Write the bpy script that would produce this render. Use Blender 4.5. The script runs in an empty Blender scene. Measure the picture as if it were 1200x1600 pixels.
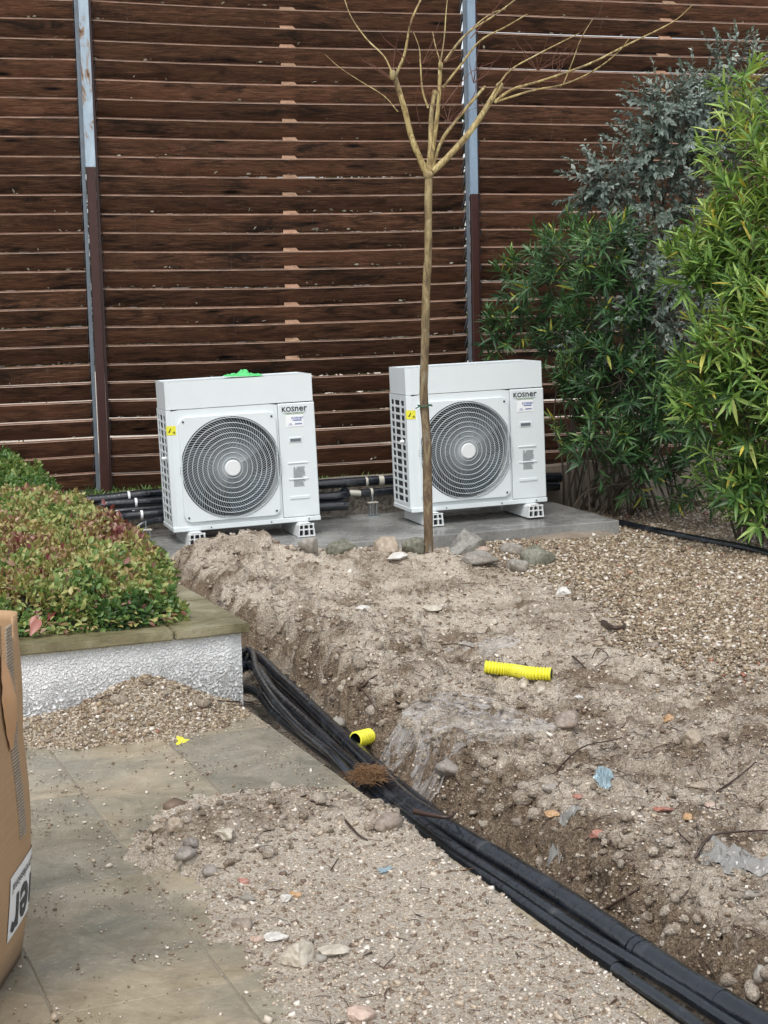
import bpy, bmesh, math, random
import numpy as np
from mathutils import Vector, Matrix, noise as mnoise
random.seed(7); RNG = np.random.default_rng(11)
S = bpy.context.scene
C = bpy.data.collections.new('garden'); S.collection.children.link(C)
PI = math.pi
# ------------------------------------------------------------------ camera
F = 2500.0; HC = 1.7; PITCH = math.radians(7.25); ROLL = math.radians(1.35)
cd = bpy.data.cameras.new('camera'); cam = bpy.data.objects.new('camera', cd); S.collection.objects.link(cam)
cd.sensor_fit = 'VERTICAL'; cd.sensor_height = 36; cd.lens = 36*F/1600; cd.clip_end = 500
RM = Matrix.Rotation(PI/2-PITCH, 3, 'X') @ Matrix.Rotation(-ROLL, 3, 'Z')
cam.matrix_world = Matrix.Translation((0, 0, HC)) @ RM.to_4x4()
S.camera = cam
# ------------------------------------------------------------------ light: overcast, rainy day
w = bpy.data.worlds.new('World'); S.world = w; w.use_nodes = True
wn = w.node_tree; bg = wn.nodes['Background']
sky = wn.nodes.new('ShaderNodeTexSky'); sky.sky_type = 'NISHITA'; sky.sun_disc = False
SUN_EL, SUN_AZ = math.radians(58), math.radians(195)      # azimuth measured clockwise from +Y
sky.sun_elevation = SUN_EL; sky.sun_rotation = SUN_AZ; sky.air_density = 1.0; sky.dust_density = 3.0; sky.ozone_density = 1.0
hs = wn.nodes.new('ShaderNodeHueSaturation'); hs.inputs['Saturation'].default_value = 0.32
wn.links.new(sky.outputs[0], hs.inputs['Color']); wn.links.new(hs.outputs[0], bg.inputs[0]); bg.inputs[1].default_value = 0.15
sl = bpy.data.lights.new('sun', 'SUN'); so = bpy.data.objects.new('sun', sl); S.collection.objects.link(so)
sl.energy = 0.9; sl.angle = math.radians(25); sl.color = (1, .97, .92)
sd = Vector((math.sin(SUN_AZ)*math.cos(SUN_EL), math.cos(SUN_AZ)*math.cos(SUN_EL), math.sin(SUN_EL)))
so.rotation_euler = sd.to_track_quat('Z', 'Y').to_euler()
S.view_settings.view_transform = 'Standard'; S.view_settings.look = 'None'
S.view_settings.exposure = 0.62; S.view_settings.gamma = 1; S.view_settings.use_curve_mapping = False

# ------------------------------------------------------------------ survey helpers (photo measurements -> metres on site)
def ray(x, y): return RM @ Vector(((x-600)/F, -(y-800)/F, -1))
def U(x, y, z=0):
    d = ray(x, y); return Vector((0, 0, HC)) + d*((z-HC)/d.z)
def UD(x, y, Y):
    d = ray(x, y); return Vector((0, 0, HC)) + d*(Y/d.y)
E0 = U(382, 1105); E1 = U(1060, 1600)
eT = (E0-E1).normalized(); eS = Vector((eT.y, -eT.x, 0))
def W(s, t, z=0): return Vector((E0.x, E0.y, 0)) + eS*s + eT*t + Vector((0, 0, z))
def st(v): d = Vector((v[0]-E0.x, v[1]-E0.y, 0)); return d.dot(eS), d.dot(eT)
YAW_P = math.atan2(eS.y, eS.x)

# ------------------------------------------------------------------ numpy noise
_perm = np.random.default_rng(3).permutation(256); _perm = np.concatenate([_perm, _perm])
_g = np.random.default_rng(4).normal(size=(256, 2)); _g /= np.linalg.norm(_g, axis=1)[:, None]
def perlin(x, y):
    xi = np.floor(x).astype(int); yi = np.floor(y).astype(int); xf = x-xi; yf = y-yi
    def gr(ix, iy, dx, dy):
        h = _perm[(_perm[ix & 255]+(iy & 255)) & 255]; g = _g[h]; return g[..., 0]*dx+g[..., 1]*dy
    u = xf**3*(xf*(xf*6-15)+10); v = yf**3*(yf*(yf*6-15)+10)
    a = gr(xi, yi, xf, yf); b = gr(xi+1, yi, xf-1, yf); c = gr(xi, yi+1, xf, yf-1); d = gr(xi+1, yi+1, xf-1, yf-1)
    return (a+(b-a)*u+(c+(d-c)*u-(a+(b-a)*u))*v)*1.5
def fbm(x, y, f, o=4, g=.5, ridge=False):
    r = np.zeros_like(x, dtype=float); a = 1.
    for k in range(o):
        n = perlin(x*f+17.3*k, y*f-9.1*k)
        r += a*((1-2*np.abs(n)) if ridge else n); f *= 2.03; a *= g
    return r
def sstep(a, b, x):
    t = np.clip((x-a)/(b-a), 0, 1); return t*t*(3-2*t)
def polydist(px, py, poly):
    d = np.full(px.shape, 1e9); ins = np.zeros(px.shape, bool); n = len(poly)
    for i in range(n):
        ax, ay = poly[i]; bx, by = poly[(i+1) % n]
        ex, ey = bx-ax, by-ay; t = np.clip(((px-ax)*ex+(py-ay)*ey)/(ex*ex+ey*ey), 0, 1)
        d = np.minimum(d, np.hypot(px-ax-t*ex, py-ay-t*ey))
        c = ((ay > py) != (by > py)) & (px < (bx-ax)*(py-ay)/(by-ay+1e-12)+ax); ins ^= c
    return np.where(ins, d, -d)

# ------------------------------------------------------------------ materials
class NT:
    def __init__(s, name):
        s.m = bpy.data.materials.new(name); s.m.use_nodes = True; s.t = s.m.node_tree
        s.b = s.t.nodes['Principled BSDF']; s.out = s.t.nodes['Material Output']
    def n(s, typ, **k):
        nd = s.t.nodes.new(typ)
        for a, v in k.items():
            if a.startswith('i_'):
                key = a[2:]; key = int(key) if key.isdigit() else key.replace('_', ' ')
                nd.inputs[key].default_value = v
            else: setattr(nd, a, v)
        return nd
    def l(s, a, b): s.t.links.new(a, b)
    def coord(s, scale=(1, 1, 1), rot=(0, 0, 0), src='Object'):
        tc = s.n('ShaderNodeTexCoord'); mp = s.n('ShaderNodeMapping'); s.l(tc.outputs[src], mp.inputs[0])
        mp.inputs['Scale'].default_value = scale; mp.inputs['Rotation'].default_value = rot; return mp.outputs[0]
    def noise(s, vec, scale, detail=4, rough=.55, dist=0):
        nd = s.n('ShaderNodeTexNoise'); s.l(vec, nd.inputs['Vector']); nd.inputs['Scale'].default_value = scale
        nd.inputs['Detail'].default_value = detail; nd.inputs['Roughness'].default_value = rough; nd.inputs['Distortion'].default_value = dist
        return nd.outputs['Fac']
    def vor(s, vec, scale, out='Color', feat='F1'):
        nd = s.n('ShaderNodeTexVoronoi', feature=feat); s.l(vec, nd.inputs['Vector']); nd.inputs['Scale'].default_value = scale
        return nd.outputs[out]
    def ramp(s, fac, stops, interp='LINEAR'):
        nd = s.n('ShaderNodeValToRGB'); s.l(fac, nd.inputs[0]); cr = nd.color_ramp; cr.interpolation = interp
        while len(cr.elements) > 1: cr.elements.remove(cr.elements[-1])
        for i, (p, c) in enumerate(stops):
            if not hasattr(c, '__len__'): c = (c, c, c)
            e = cr.elements[0] if i == 0 else cr.elements.new(p)
            e.position = p; e.color = (*c, 1)
        return nd.outputs[0]
    def mix(s, fac, a, b, mode='MIX'):
        nd = s.n('ShaderNodeMix', data_type='RGBA', blend_type=mode)
        for v, i in ((fac, 0), (a, 6), (b, 7)):
            if hasattr(v, 'is_output'): s.l(v, nd.inputs[i])
            elif i == 0: nd.inputs[0].default_value = v
            else: nd.inputs[i].default_value = (*v, 1)
        return nd.outputs[2]
    def math(s, op, a, b=0.):
        nd = s.n('ShaderNodeMath', operation=op)
        for v, i in ((a, 0), (b, 1)):
            if hasattr(v, 'is_output'): s.l(v, nd.inputs[i])
            else: nd.inputs[i].default_value = v
        return nd.outputs[0]
    def rnd(s): return s.n('ShaderNodeObjectInfo').outputs['Random']
    def attr(s, name): return s.n('ShaderNodeAttribute', attribute_name=name).outputs['Fac']
    def bump(s, h, dist=.01, strength=1.):
        nd = s.n('ShaderNodeBump'); s.l(h, nd.inputs['Height']); nd.inputs['Distance'].default_value = dist
        nd.inputs['Strength'].default_value = strength; s.l(nd.outputs[0], s.b.inputs['Normal'])
    def col(s, c):
        if hasattr(c, 'is_output'): s.l(c, s.b.inputs['Base Color'])
        else: s.b.inputs['Base Color'].default_value = (*c, 1)
    def rough(s, r, spec=None):
        if hasattr(r, 'is_output'): s.l(r, s.b.inputs['Roughness'])
        else: s.b.inputs['Roughness'].default_value = r
        if spec is not None: s.b.inputs['Specular IOR Level'].default_value = spec
        return s

def simple(name, c, r=.5, metal=0, var=.12, scale=8, bump=0):
    m = NT(name); v = m.coord()
    n = m.noise(v, scale, 5)
    m.col(m.mix(n, tuple(x*(1-var) for x in c), tuple(min(1, x*(1+var)) for x in c)))
    m.rough(r); m.b.inputs['Metallic'].default_value = metal
    if bump: m.bump(m.noise(v, scale*6, 4), bump)
    return m.m

def M_wood():
    m = NT('fence_wood'); tc = m.n('ShaderNodeTexCoord'); mp = m.n('ShaderNodeMapping'); m.l(tc.outputs['Object'], mp.inputs[0])
    r = m.rnd(); cx = m.n('ShaderNodeCombineXYZ'); m.l(m.math('MULTIPLY', r, 37.), cx.inputs[0]); m.l(m.math('MULTIPLY', r, 91.), cx.inputs[2]); m.l(cx.outputs[0], mp.inputs['Location'])
    mp.inputs['Scale'].default_value = (1.7, 4, 9); v = mp.outputs[0]
    mp2 = m.n('ShaderNodeMapping'); m.l(mp.outputs[0], mp2.inputs[0]); mp2.inputs['Scale'].default_value = (1, 3, 4)
    g = m.noise(mp2.outputs[0], 2.2, 8, .72, 1.6)
    grain = m.ramp(g, [(.28, (.022, .011, .008)), (.43, (.085, .043, .027)), (.55, (.175, .085, .05)), (.72, (.33, .19, .125))])
    blot = m.noise(v, 1.3, 7, .7, .8)
    c = m.mix(m.ramp(blot, [(.47, 0.), (.64, .9)]), grain, (.018, .014, .012))
    warm = m.noise(v, .7, 3, .5)
    c = m.mix(m.ramp(warm, [(.48, 0.), (.75, .55)]), c, (.17, .072, .04))
    k = m.vor(v, .85, 'Distance'); c = m.mix(m.ramp(k, [(.05, 1.), (.16, 0.)]), c, (.006, .005, .005))
    # whitish vertical drip marks
    mp3 = m.n('ShaderNodeMapping'); m.l(tc.outputs['Object'], mp3.inputs[0]); mp3.inputs['Scale'].default_value = (22, 1, .35)
    dr = m.noise(mp3.outputs[0], 1.6, 3, .6); c = m.mix(m.ramp(dr, [(.66, 0.), (.78, .4)]), c, (.26, .24, .22))
    val = m.math('ADD', m.math('MULTIPLY', r, .7), .70)
    c = m.mix(1., c, val, 'MULTIPLY')
    m.col(c); m.rough(m.ramp(g, [(.3, .42), (.8, .65)]), .25); m.bump(g, .004); return m.m
def M_woodlitrim():  # paler colour paints in the sky highlight along the wet board rims
    m = NT('fence_wood_lit_rim'); v = m.coord((2, 1, 30))
    n = m.noise(v, 3, 4); m.col(m.ramp(n, [(.3, (.17, .115, .085)), (.7, (.42, .31, .245))])); m.rough(.4, .4); return m.m
def M_spacer():
    m = NT('spacer_wood'); v = m.coord((3, 3, 12)); n = m.noise(v, 5, 4); r = m.rnd()
    m.col(m.mix(r, m.ramp(n, [(.3, (.34, .19, .125)), (.7, (.47, .29, .20))]), m.ramp(n, [(.3, (.2, .12, .075)), (.7, (.40, .27, .18))]))); m.rough(.5); return m.m
def M_galv():
    m = NT('flaking_galvanised_steel'); v = m.coord((3, 3, 1)); n = m.noise(v, 3.3, 8, .65, 1.)
    c = m.ramp(n, [(.36, (.10, .045, .022)), (.43, (.30, .22, .16)), (.47, (.33, .42, .50)), (.75, (.46, .57, .66))])
    m.col(c); m.rough(.45); m.bump(n, .004); return m.m
def M_galvblue():
    m = NT('pale_blue_steel'); v = m.coord((3, 3, 1)); n = m.noise(v, 3.3, 8, .65, 1.)
    c = m.ramp(n, [(.28, (.10, .06, .04)), (.36, (.20, .27, .35)), (.75, (.28, .38, .48))])
    m.col(c); m.rough(.45); m.bump(n, .003); return m.m
M = dict(
    wood=M_wood(), edge=M_woodlitrim(), spacer=M_spacer(), galv=M_galv(), galvb=M_galvblue(),
    maroon=simple('maroon_painted_steel', (.045, .016, .013), .35, scale=14, var=.3, bump=.001),
    dullsteel=simple('dull_steel', (.16, .19, .22), .45, .4, .35, 12),
    white=simple('cool_white_powder_coat', (.70, .755, .77), .30, 0, .05, 4),
    white2=simple('white_plastic', (.72, .75, .75), .38, 0, .04, 5),
    fanblade=simple('grey_fan_plastic', (.055, .075, .095), .3, 0, .1, 5),
    dark=simple('dark_cavity', (.012, .014, .016), .6),
    coil=simple('coil_fins', (.03, .034, .036), .45, .5, .3, 40),
    ink=simple('dark_print', (.03, .035, .04), .5),
    inkblue=simple('blue_print', (.05, .09, .35), .5),
    inkgreen=simple('green_print', (.2, .35, .06), .5),
    paper=simple('white_label', (.85, .87, .88), .4, 0, .01),
    greyprint=simple('grey_print', (.22, .24, .25), .5),
    yellow=simple('yellow_plastic', (.78, .74, .05), .42, 0, .22, 30),
    green=simple('green_cloth', (.10, .55, .18), .7, 0, .25, 30),
    steel=simple('zinc_steel', (.35, .4, .42), .38, .6, .2, 20),
    brass=simple('pale_fitting', (.6, .58, .5), .4, .2, .2, 20),
    wire=simple('grille_wire', (.55, .60, .62), .35, 0, .03, 3),
)
def M_foam():
    m = NT('black_pipe_insulation'); v = m.coord(); n = m.noise(v, 9, 5, .6); n2 = m.noise(v, 60, 4)
    m.col(m.ramp(n, [(.35, (.005, .007, .010)), (.58, (.012, .016, .022)), (.66, (.03, .035, .042)), (.78, (.10, .095, .085))]))
    m.rough(m.ramp(n, [(.35, .10), (.72, .34)]), .9); m.bump(m.math('ADD', m.math('MULTIPLY', n2, .3), m.noise(m.coord((1, 1, 1)), 25, 4, .6, 1.)), .0022); return m.m
def M_pad():
    m = NT('wet_concrete'); v = m.coord(); n = m.noise(v, 2.2, 6, .6); n2 = m.noise(v, 40, 5)
    m.col(m.mix(.25, m.ramp(n, [(.3, (.17, .172, .162)), (.7, (.34, .34, .32))]), m.ramp(n2, [(.3, .10), (.7, .42)])))
    m.rough(m.ramp(n, [(.4, .1), (.62, .42)]), .5); m.bump(n2, .003); return m.m
def M_rough_conc():
    m = NT('pitted_concrete'); v = m.coord(); n = m.noise(v, 3, 6, .6); n2 = m.noise(v, 38, 5, .7)
    c = m.mix(m.ramp(n2, [(.40, 0.), (.52, 1.)]), (.09, .075, .06), m.ramp(n, [(.3, (.22, .195, .16)), (.7, (.38, .34, .285))]))
    m.col(c); m.rough(.7); m.bump(n2, .015); return m.m
def M_smooth_conc():
    m = NT('smooth_render'); v = m.coord(); n = m.noise(v, 2, 6, .6); n2 = m.noise(v, 50, 5, .7)
    m.col(m.ramp(n, [(.3, (.16, .13, .10)), (.5, (.26, .215, .17)), (.72, (.36, .30, .245))])); m.rough(.65); m.bump(n2, .005); return m.m
def M_dirt():
    m = NT('sandy_soil'); v = m.coord(); wet = m.attr('dark')
    n = m.noise(v, 6, 8, .72, .5); n2 = m.noise(v, 85, 7, .78, 1.2); n3 = m.noise(v, 1.5, 4)
    pale = m.ramp(n2, [(.30, (.19, .140, .095)), (.42, (.48, .40, .305)), (.52, (.69, .605, .495)), (.64, (.88, .82, .72))])
    brown = m.ramp(n2, [(.32, (.042, .027, .017)), (.47, (.18, .128, .082)), (.62, (.44, .345, .25))])
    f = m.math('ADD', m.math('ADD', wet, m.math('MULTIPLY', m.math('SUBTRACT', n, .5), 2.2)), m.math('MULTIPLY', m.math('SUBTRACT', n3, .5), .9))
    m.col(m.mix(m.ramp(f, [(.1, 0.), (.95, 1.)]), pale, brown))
    m.rough(m.ramp(n, [(.3, .45), (.7, .75)]), .4)
    vd = m.vor(v, 120, 'Distance')
    m.bump(m.math('ADD', m.math('MULTIPLY', n2, 1.), m.math('MULTIPLY', vd, .5)), .016); return m.m
def M_pebble():
    m = NT('pebbles'); a = m.attr('rnd')
    c = m.ramp(a, [(0, (.40, .33, .24)), (.14, (.25, .185, .115)), (.32, (.50, .43, .33)), (.44, (.14, .10, .065)), (.60, (.34, .265, .175)), (.76, (.22, .165, .105)), (.92, (.70, .65, .58)), (.985, (.30, .13, .08))], 'CONSTANT')
    m.col(c); m.rough(.35, .5); return m.m
def M_chip():
    m = NT('pale_grit'); a = m.attr('rnd')
    c = m.ramp(a, [(0, (.46, .38, .29)), (.25, (.28, .21, .15)), (.5, (.58, .51, .42)), (.68, (.17, .12, .085)), (.90, (.72, .67, .59))], 'CONSTANT')
    m.col(c); m.rough(.5, .4); return m.m
def M_twig():
    m = NT('wet_root'); a = m.attr('rnd'); m.col(m.ramp(a, [(0, (.022, .012, .009)), (.5, (.05, .026, .017)), (.75, (.09, .045, .025)), (1, (.17, .12, .08))])); m.rough(.4); return m.m
def M_slab():
    m = NT('wet_sandstone'); v = m.coord(src='Generated' if 0 else 'Object'); g = m.n('ShaderNodeNewGeometry').outputs['Position']
    n = m.noise(g, 1.5, 6, .6, .5); n2 = m.noise(g, 45, 5, .7); n3 = m.noise(g, 5, 6, .7, 1.); r = m.rnd()
    grey = m.ramp(n3, [(.3, (.22, .20, .15)), (.55, (.35, .315, .235)), (.75, (.47, .43, .33))])
    ochre = m.ramp(n3, [(.3, (.22, .18, .115)), (.6, (.365, .31, .215)), (.8, (.50, .44, .33))])
    slate = m.ramp(n3, [(.3, (.12, .12, .095)), (.7, (.22, .215, .175))])
    c = m.mix(m.ramp(n, [(.36, 0.), (.52, 1.)]), grey, ochre)
    c = m.mix(m.ramp(m.noise(g, .95, 5, .6, .3), [(.50, 0.), (.62, .85)]), c, slate)
    c = m.mix(m.ramp(r, [(.80, 0.), (.82, .6)]), c, slate)
    c = m.mix(m.math('MULTIPLY', m.ramp(n2, [(.52, 0.), (.72, 1.)]), m.ramp(n3, [(.40, 0.), (.62, .9)])), c, (.42, .37, .29))
    m.col(c); m.rough(m.ramp(n, [(.42, .05), (.66, .30)]), .6); m.bump(m.math('ADD', m.math('MULTIPLY', n2, .4), n3), .004); return m.m
def M_cap():
    m = NT('mossy_sandstone'); v = m.coord(); n = m.noise(v, 4, 6, .65, .5); n2 = m.noise(v, 50, 5, .7)
    c = m.ramp(n, [(.3, (.10, .085, .04)), (.5, (.21, .185, .105)), (.7, (.34, .31, .21))])
    c = m.mix(m.ramp(n2, [(.55, 0.), (.75, .6)]), c, (.06, .055, .03)); m.col(c); m.rough(.35, .5)
    m.bump(m.math('ADD', m.math('MULTIPLY', n2, .3), n), .012); return m.m
def M_render():
    m = NT('rough_white_render'); v = m.coord(); n = m.noise(v, 85, 3, .55, .4); n2 = m.noise(v, 3, 5)
    sp = m.n('ShaderNodeSeparateXYZ'); tc = m.n('ShaderNodeTexCoord'); m.l(tc.outputs['Object'], sp.inputs[0])
    low = m.ramp(m.math('ADD', sp.outputs[2], m.math('MULTIPLY', n2, .2)), [(.16, 1.), (.36, 0.)])
    c = m.mix(m.math('MULTIPLY', low, m.ramp(n, [(.40, 1.), (.50, 0.)])), m.ramp(n2, [(.3, (.78, .81, .82)), (.7, (.90, .91, .91))]), (.36, .34, .31))
    m.col(c); m.rough(.75)
    bs = m.math('MULTIPLY', m.ramp(n, [(.38, 0.), (.6, 1.)]), m.math('ADD', m.math('MULTIPLY', low, .7), .3)); m.bump(bs, .02); return m.m
def M_rock(name, a, b, moss=0, mossc=(.07, .08, .03)):
    m = NT(name); v = m.coord(); n = m.noise(v, 14, 6, .65, .5); n2 = m.noise(v, 60, 4, .6); n3 = m.noise(v, 5, 3)
    c = m.ramp(n, [(.3, a), (.68, b)])
    if moss: c = m.mix(m.ramp(n3, [(.62-moss*.4, 0.), (.72-moss*.4, .85)]), c, mossc)
    m.col(m.mix(.25, c, m.ramp(n2, [(.3, .05), (.7, .6)]))); m.rough(.45, .45); m.bump(n, .008); return m.m
RK = dict(
    tan=M_rock('tan_stone', (.22, .16, .10), (.48, .38, .26)), cream=M_rock('cream_stone', (.40, .34, .25), (.68, .62, .50)),
    white=M_rock('white_stone', (.55, .52, .46), (.82, .80, .75)), grey=M_rock('grey_stone', (.17, .15, .12), (.42, .39, .33), .35, (.15, .12, .08)),
    moss=M_rock('mossy_stone', (.12, .11, .07), (.33, .30, .21), .62, (.07, .075, .028)), dark=M_rock('dark_stone', (.06, .05, .04), (.20, .17, .13), .5, (.22, .22, .18)),
    brown=M_rock('brown_stone', (.13, .09, .06), (.30, .22, .15)), pink=M_rock('pink_stone', (.42, .26, .18), (.62, .48, .38)),
    red=M_rock('red_brick', (.30, .085, .045), (.46, .17, .10)), orange=M_rock('orange_stone', (.42, .20, .06), (.60, .36, .14)), clod=M_rock('soil_clod', (.12, .10, .08), (.30, .26, .21)))
def M_leaf(name, stops, rough=.4, attr=True, trans=.25, spec=.5):
    m = NT(name); a = m.attr('rnd') if attr else m.rnd()
    c = m.ramp(a, stops); g = m.n('ShaderNodeNewGeometry').outputs['Position']
    n = m.noise(g, 3.0, 3); c = m.mix(m.ramp(n, [(.3, 0.), (.7, .35)]), c, m.mix(1., c, (.7, .75, .6), 'MULTIPLY'))
    m.col(c); m.rough(rough, spec)
    tr = m.n('ShaderNodeBsdfTranslucent'); mx = m.n('ShaderNodeMixShader'); mx.inputs[0].default_value = trans
    m.l(m.mix(1., c, (1., 1., .55), 'MULTIPLY'), tr.inputs[0]); m.l(m.b.outputs[0], mx.inputs[1]); m.l(tr.outputs[0], mx.inputs[2]); m.l(mx.outputs[0], m.out.inputs[0])
    return m.m
OL_B = [(0, (.05, .12, .035)), (.25, (.13, .25, .055)), (.5, (.25, .40, .09)), (.78, (.37, .51, .14)), (.96, (.48, .57, .18)), (1, (.62, .52, .10))]
OL_D = [(0, (.025, .065, .03)), (.35, (.05, .125, .048)), (.75, (.10, .21, .07)), (.985, (.22, .34, .10)), (1, (.5, .48, .08))]
SIL = [(0, (.07, .10, .085)), (.4, (.14, .19, .165)), (.8, (.25, .31, .28)), (1, (.40, .45, .42))]
HED = [(0, (.06, .13, .04)), (.22, (.15, .26, .07)), (.38, (.26, .34, .11)), (.55, (.42, .42, .16)), (.70, (.40, .32, .13)), (.82, (.27, .13, .07)), (.9, (.48, .33, .25)), (1, (.20, .05, .05))]
HGR = [(0, (.05, .11, .03)), (.5, (.10, .20, .05)), (.85, (.18, .28, .07)), (1, (.30, .30, .09))]
L = dict(olb=M_leaf('bright_oleander_leaf', OL_B), olbo=M_leaf('bright_oleander_leaf_single', OL_B, attr=False),
         old=M_leaf('dark_oleander_leaf', OL_D), oldo=M_leaf('dark_oleander_leaf_single', OL_D, attr=False),
         sil=M_leaf('silver_leaf', SIL, .45, trans=.1), silo=M_leaf('silver_leaf_single', SIL, .45, attr=False, trans=.1),
         hed=M_leaf('abelia_leaf', HED, .38), hedo=M_leaf('abelia_leaf_single', HED, .38, attr=False), hgr=M_leaf('green_hedge_leaf', HGR, .4),
         back=M_leaf('far_hedge_leaf', [(0, (.03, .06, .02)), (.6, (.09, .14, .05)), (.9, (.25, .27, .15)), (1, (.45, .42, .33))], .5),
         litter=M_leaf('leaf_litter', [(0, (.09, .09, .06)), (.5, (.22, .2, .15)), (.85, (.34, .31, .26)), (1, (.55, .52, .46))], .5))
def M_bark():
    m = NT('mottled_bark'); v = m.coord((1, 1, .35)); n = m.noise(v, 22, 7, .7, .8); n2 = m.noise(v, 9, 4, .6)
    sp = m.n('ShaderNodeSeparateXYZ'); m.l(m.n('ShaderNodeTexCoord').outputs['Object'], sp.inputs[0])
    low = m.ramp(n, [(.32, (.05, .032, .02)), (.5, (.15, .10, .055)), (.66, (.30, .25, .15))])
    hi = m.ramp(n, [(.32, (.10, .07, .03)), (.5, (.30, .23, .09)), (.7, (.48, .40, .18))])
    f = m.math('ADD', m.math('MULTIPLY', sp.outputs[2], .38), m.math('MULTIPLY', m.math('SUBTRACT', n2, .5), 1.2))
    c = m.mix(m.ramp(f, [(.35, 0.), (1.15, 1.)]), low, hi)
    c = m.mix(m.ramp(n2, [(.56, 0.), (.68, .7)]), c, (.30, .29, .24)); m.col(c); m.rough(.55); m.bump(n, .014); return m.m
def M_limb():
    m = NT('yellow_bark'); v = m.coord((1, 1, .4)); n = m.noise(v, 30, 6, .7, .8); n2 = m.noise(v, 10, 5, .65)
    c = m.ramp(n, [(.36, (.13, .085, .035)), (.48, (.34, .25, .10)), (.58, (.50, .41, .18)), (.70, (.66, .58, .34))])
    m.col(m.mix(m.ramp(n2, [(.52, 0.), (.66, .8)]), c, (.13, .095, .05))); m.rough(.5); m.bump(n, .008); return m.m
M.update(foam=M_foam(), pad=M_pad(), pitted=M_rough_conc(), smooth=M_smooth_conc(), dirt=M_dirt(), pebble=M_pebble(), chip=M_chip(), twig=M_twig(),
         slab=M_slab(), cap=M_cap(), render=M_render(), bark=M_bark(), limb=M_limb(),
         stem=simple('grey_stem', (.10, .08, .06), .6, var=.4, scale=20), redtwig=simple('red_twig', (.14, .05, .03), .5, var=.4),
         fibre=simple('coir_fibre', (.20, .11, .05), .8, var=.5, scale=60), joint=simple('wet_mortar', (.24, .21, .16), .6, var=.3, scale=30, bump=.003))
def M_card():
    m = NT('cardboard'); v = m.coord(); n = m.noise(v, 3, 4); v2 = m.coord((1, 1, 60)); n2 = m.noise(v2, 3, 3)
    sp = m.n('ShaderNodeSeparateXYZ'); m.l(m.coord(), sp.inputs[0])
    c = m.mix(.5, m.ramp(n, [(.3, (.38, .24, .13)), (.7, (.46, .31, .18))]), m.ramp(n2, [(.3, (.38, .24, .13)), (.7, (.47, .31, .18))]))
    damp = m.ramp(m.math('ADD', sp.outputs[2], m.math('MULTIPLY', n, .12)), [(.04, 1.), (.16, 0.)])
    m.col(m.mix(damp, c, (.10, .075, .06))); m.rough(.7, .3); m.bump(n2, .001); return m.m
M['card'] = M_card(); M['cardin'] = simple('corrugated_paper', (.34, .28, .21), .8, var=.35, scale=40); M['cardply'] = simple('peeled_card', (.50, .30, .16), .7, var=.25, scale=12)
def M_film():
    m = NT('wet_plastic_film'); v = m.coord((1.2, 7, 1), (0, 0, .45)); n = m.noise(v, 5, 6, .7, .8)
    m.col(m.ramp(n, [(.35, (.46, .43, .40)), (.5, (.58, .56, .54)), (.7, (.70, .70, .71))])); m.rough(.42, .5); m.bump(n, .003)
    a = m.ramp(m.noise(m.coord((1.5, 9, 1), (0, 0, .45)), 4, 6, .75, .6), [(.38, 0.), (.68, .62)]); m.l(a, m.b.inputs['Alpha']); return m.m
M['film'] = M_film()
M['foil'] = simple('blue_grey_film', (.25, .34, .38), .2, .1, .7, 25); M['greyfilm'] = simple('grey_film', (.24, .235, .22), .25, 0, .5, 12)

# ------------------------------------------------------------------ mesh helpers
def mesh_np(name, V, Fq, mat, rnd=None, smooth=False, mats=None, midx=None):
    V = np.asarray(V, dtype=np.float32).reshape(-1, 3); Fq = np.asarray(Fq, dtype=np.int32); k = Fq.shape[1]
    me = bpy.data.meshes.new(name); me.vertices.add(len(V)); me.vertices.foreach_set('co', V.ravel())
    me.loops.add(Fq.size); me.loops.foreach_set('vertex_index', Fq.ravel())
    me.polygons.add(len(Fq)); me.polygons.foreach_set('loop_start', np.arange(0, Fq.size, k, dtype=np.int32)); me.polygons.foreach_set('loop_total', np.full(len(Fq), k, dtype=np.int32))
    if smooth: me.polygons.foreach_set('use_smooth', np.ones(len(Fq), dtype=bool))
    me.update(calc_edges=True)
    if rnd is not None:
        for nm, arr in (rnd if isinstance(rnd, dict) else {'rnd': rnd}).items():
            at = me.attributes.new(nm, 'FLOAT', 'POINT'); at.data.foreach_set('value', np.asarray(arr, dtype=np.float32))
    me.materials.append(mat); return me
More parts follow.
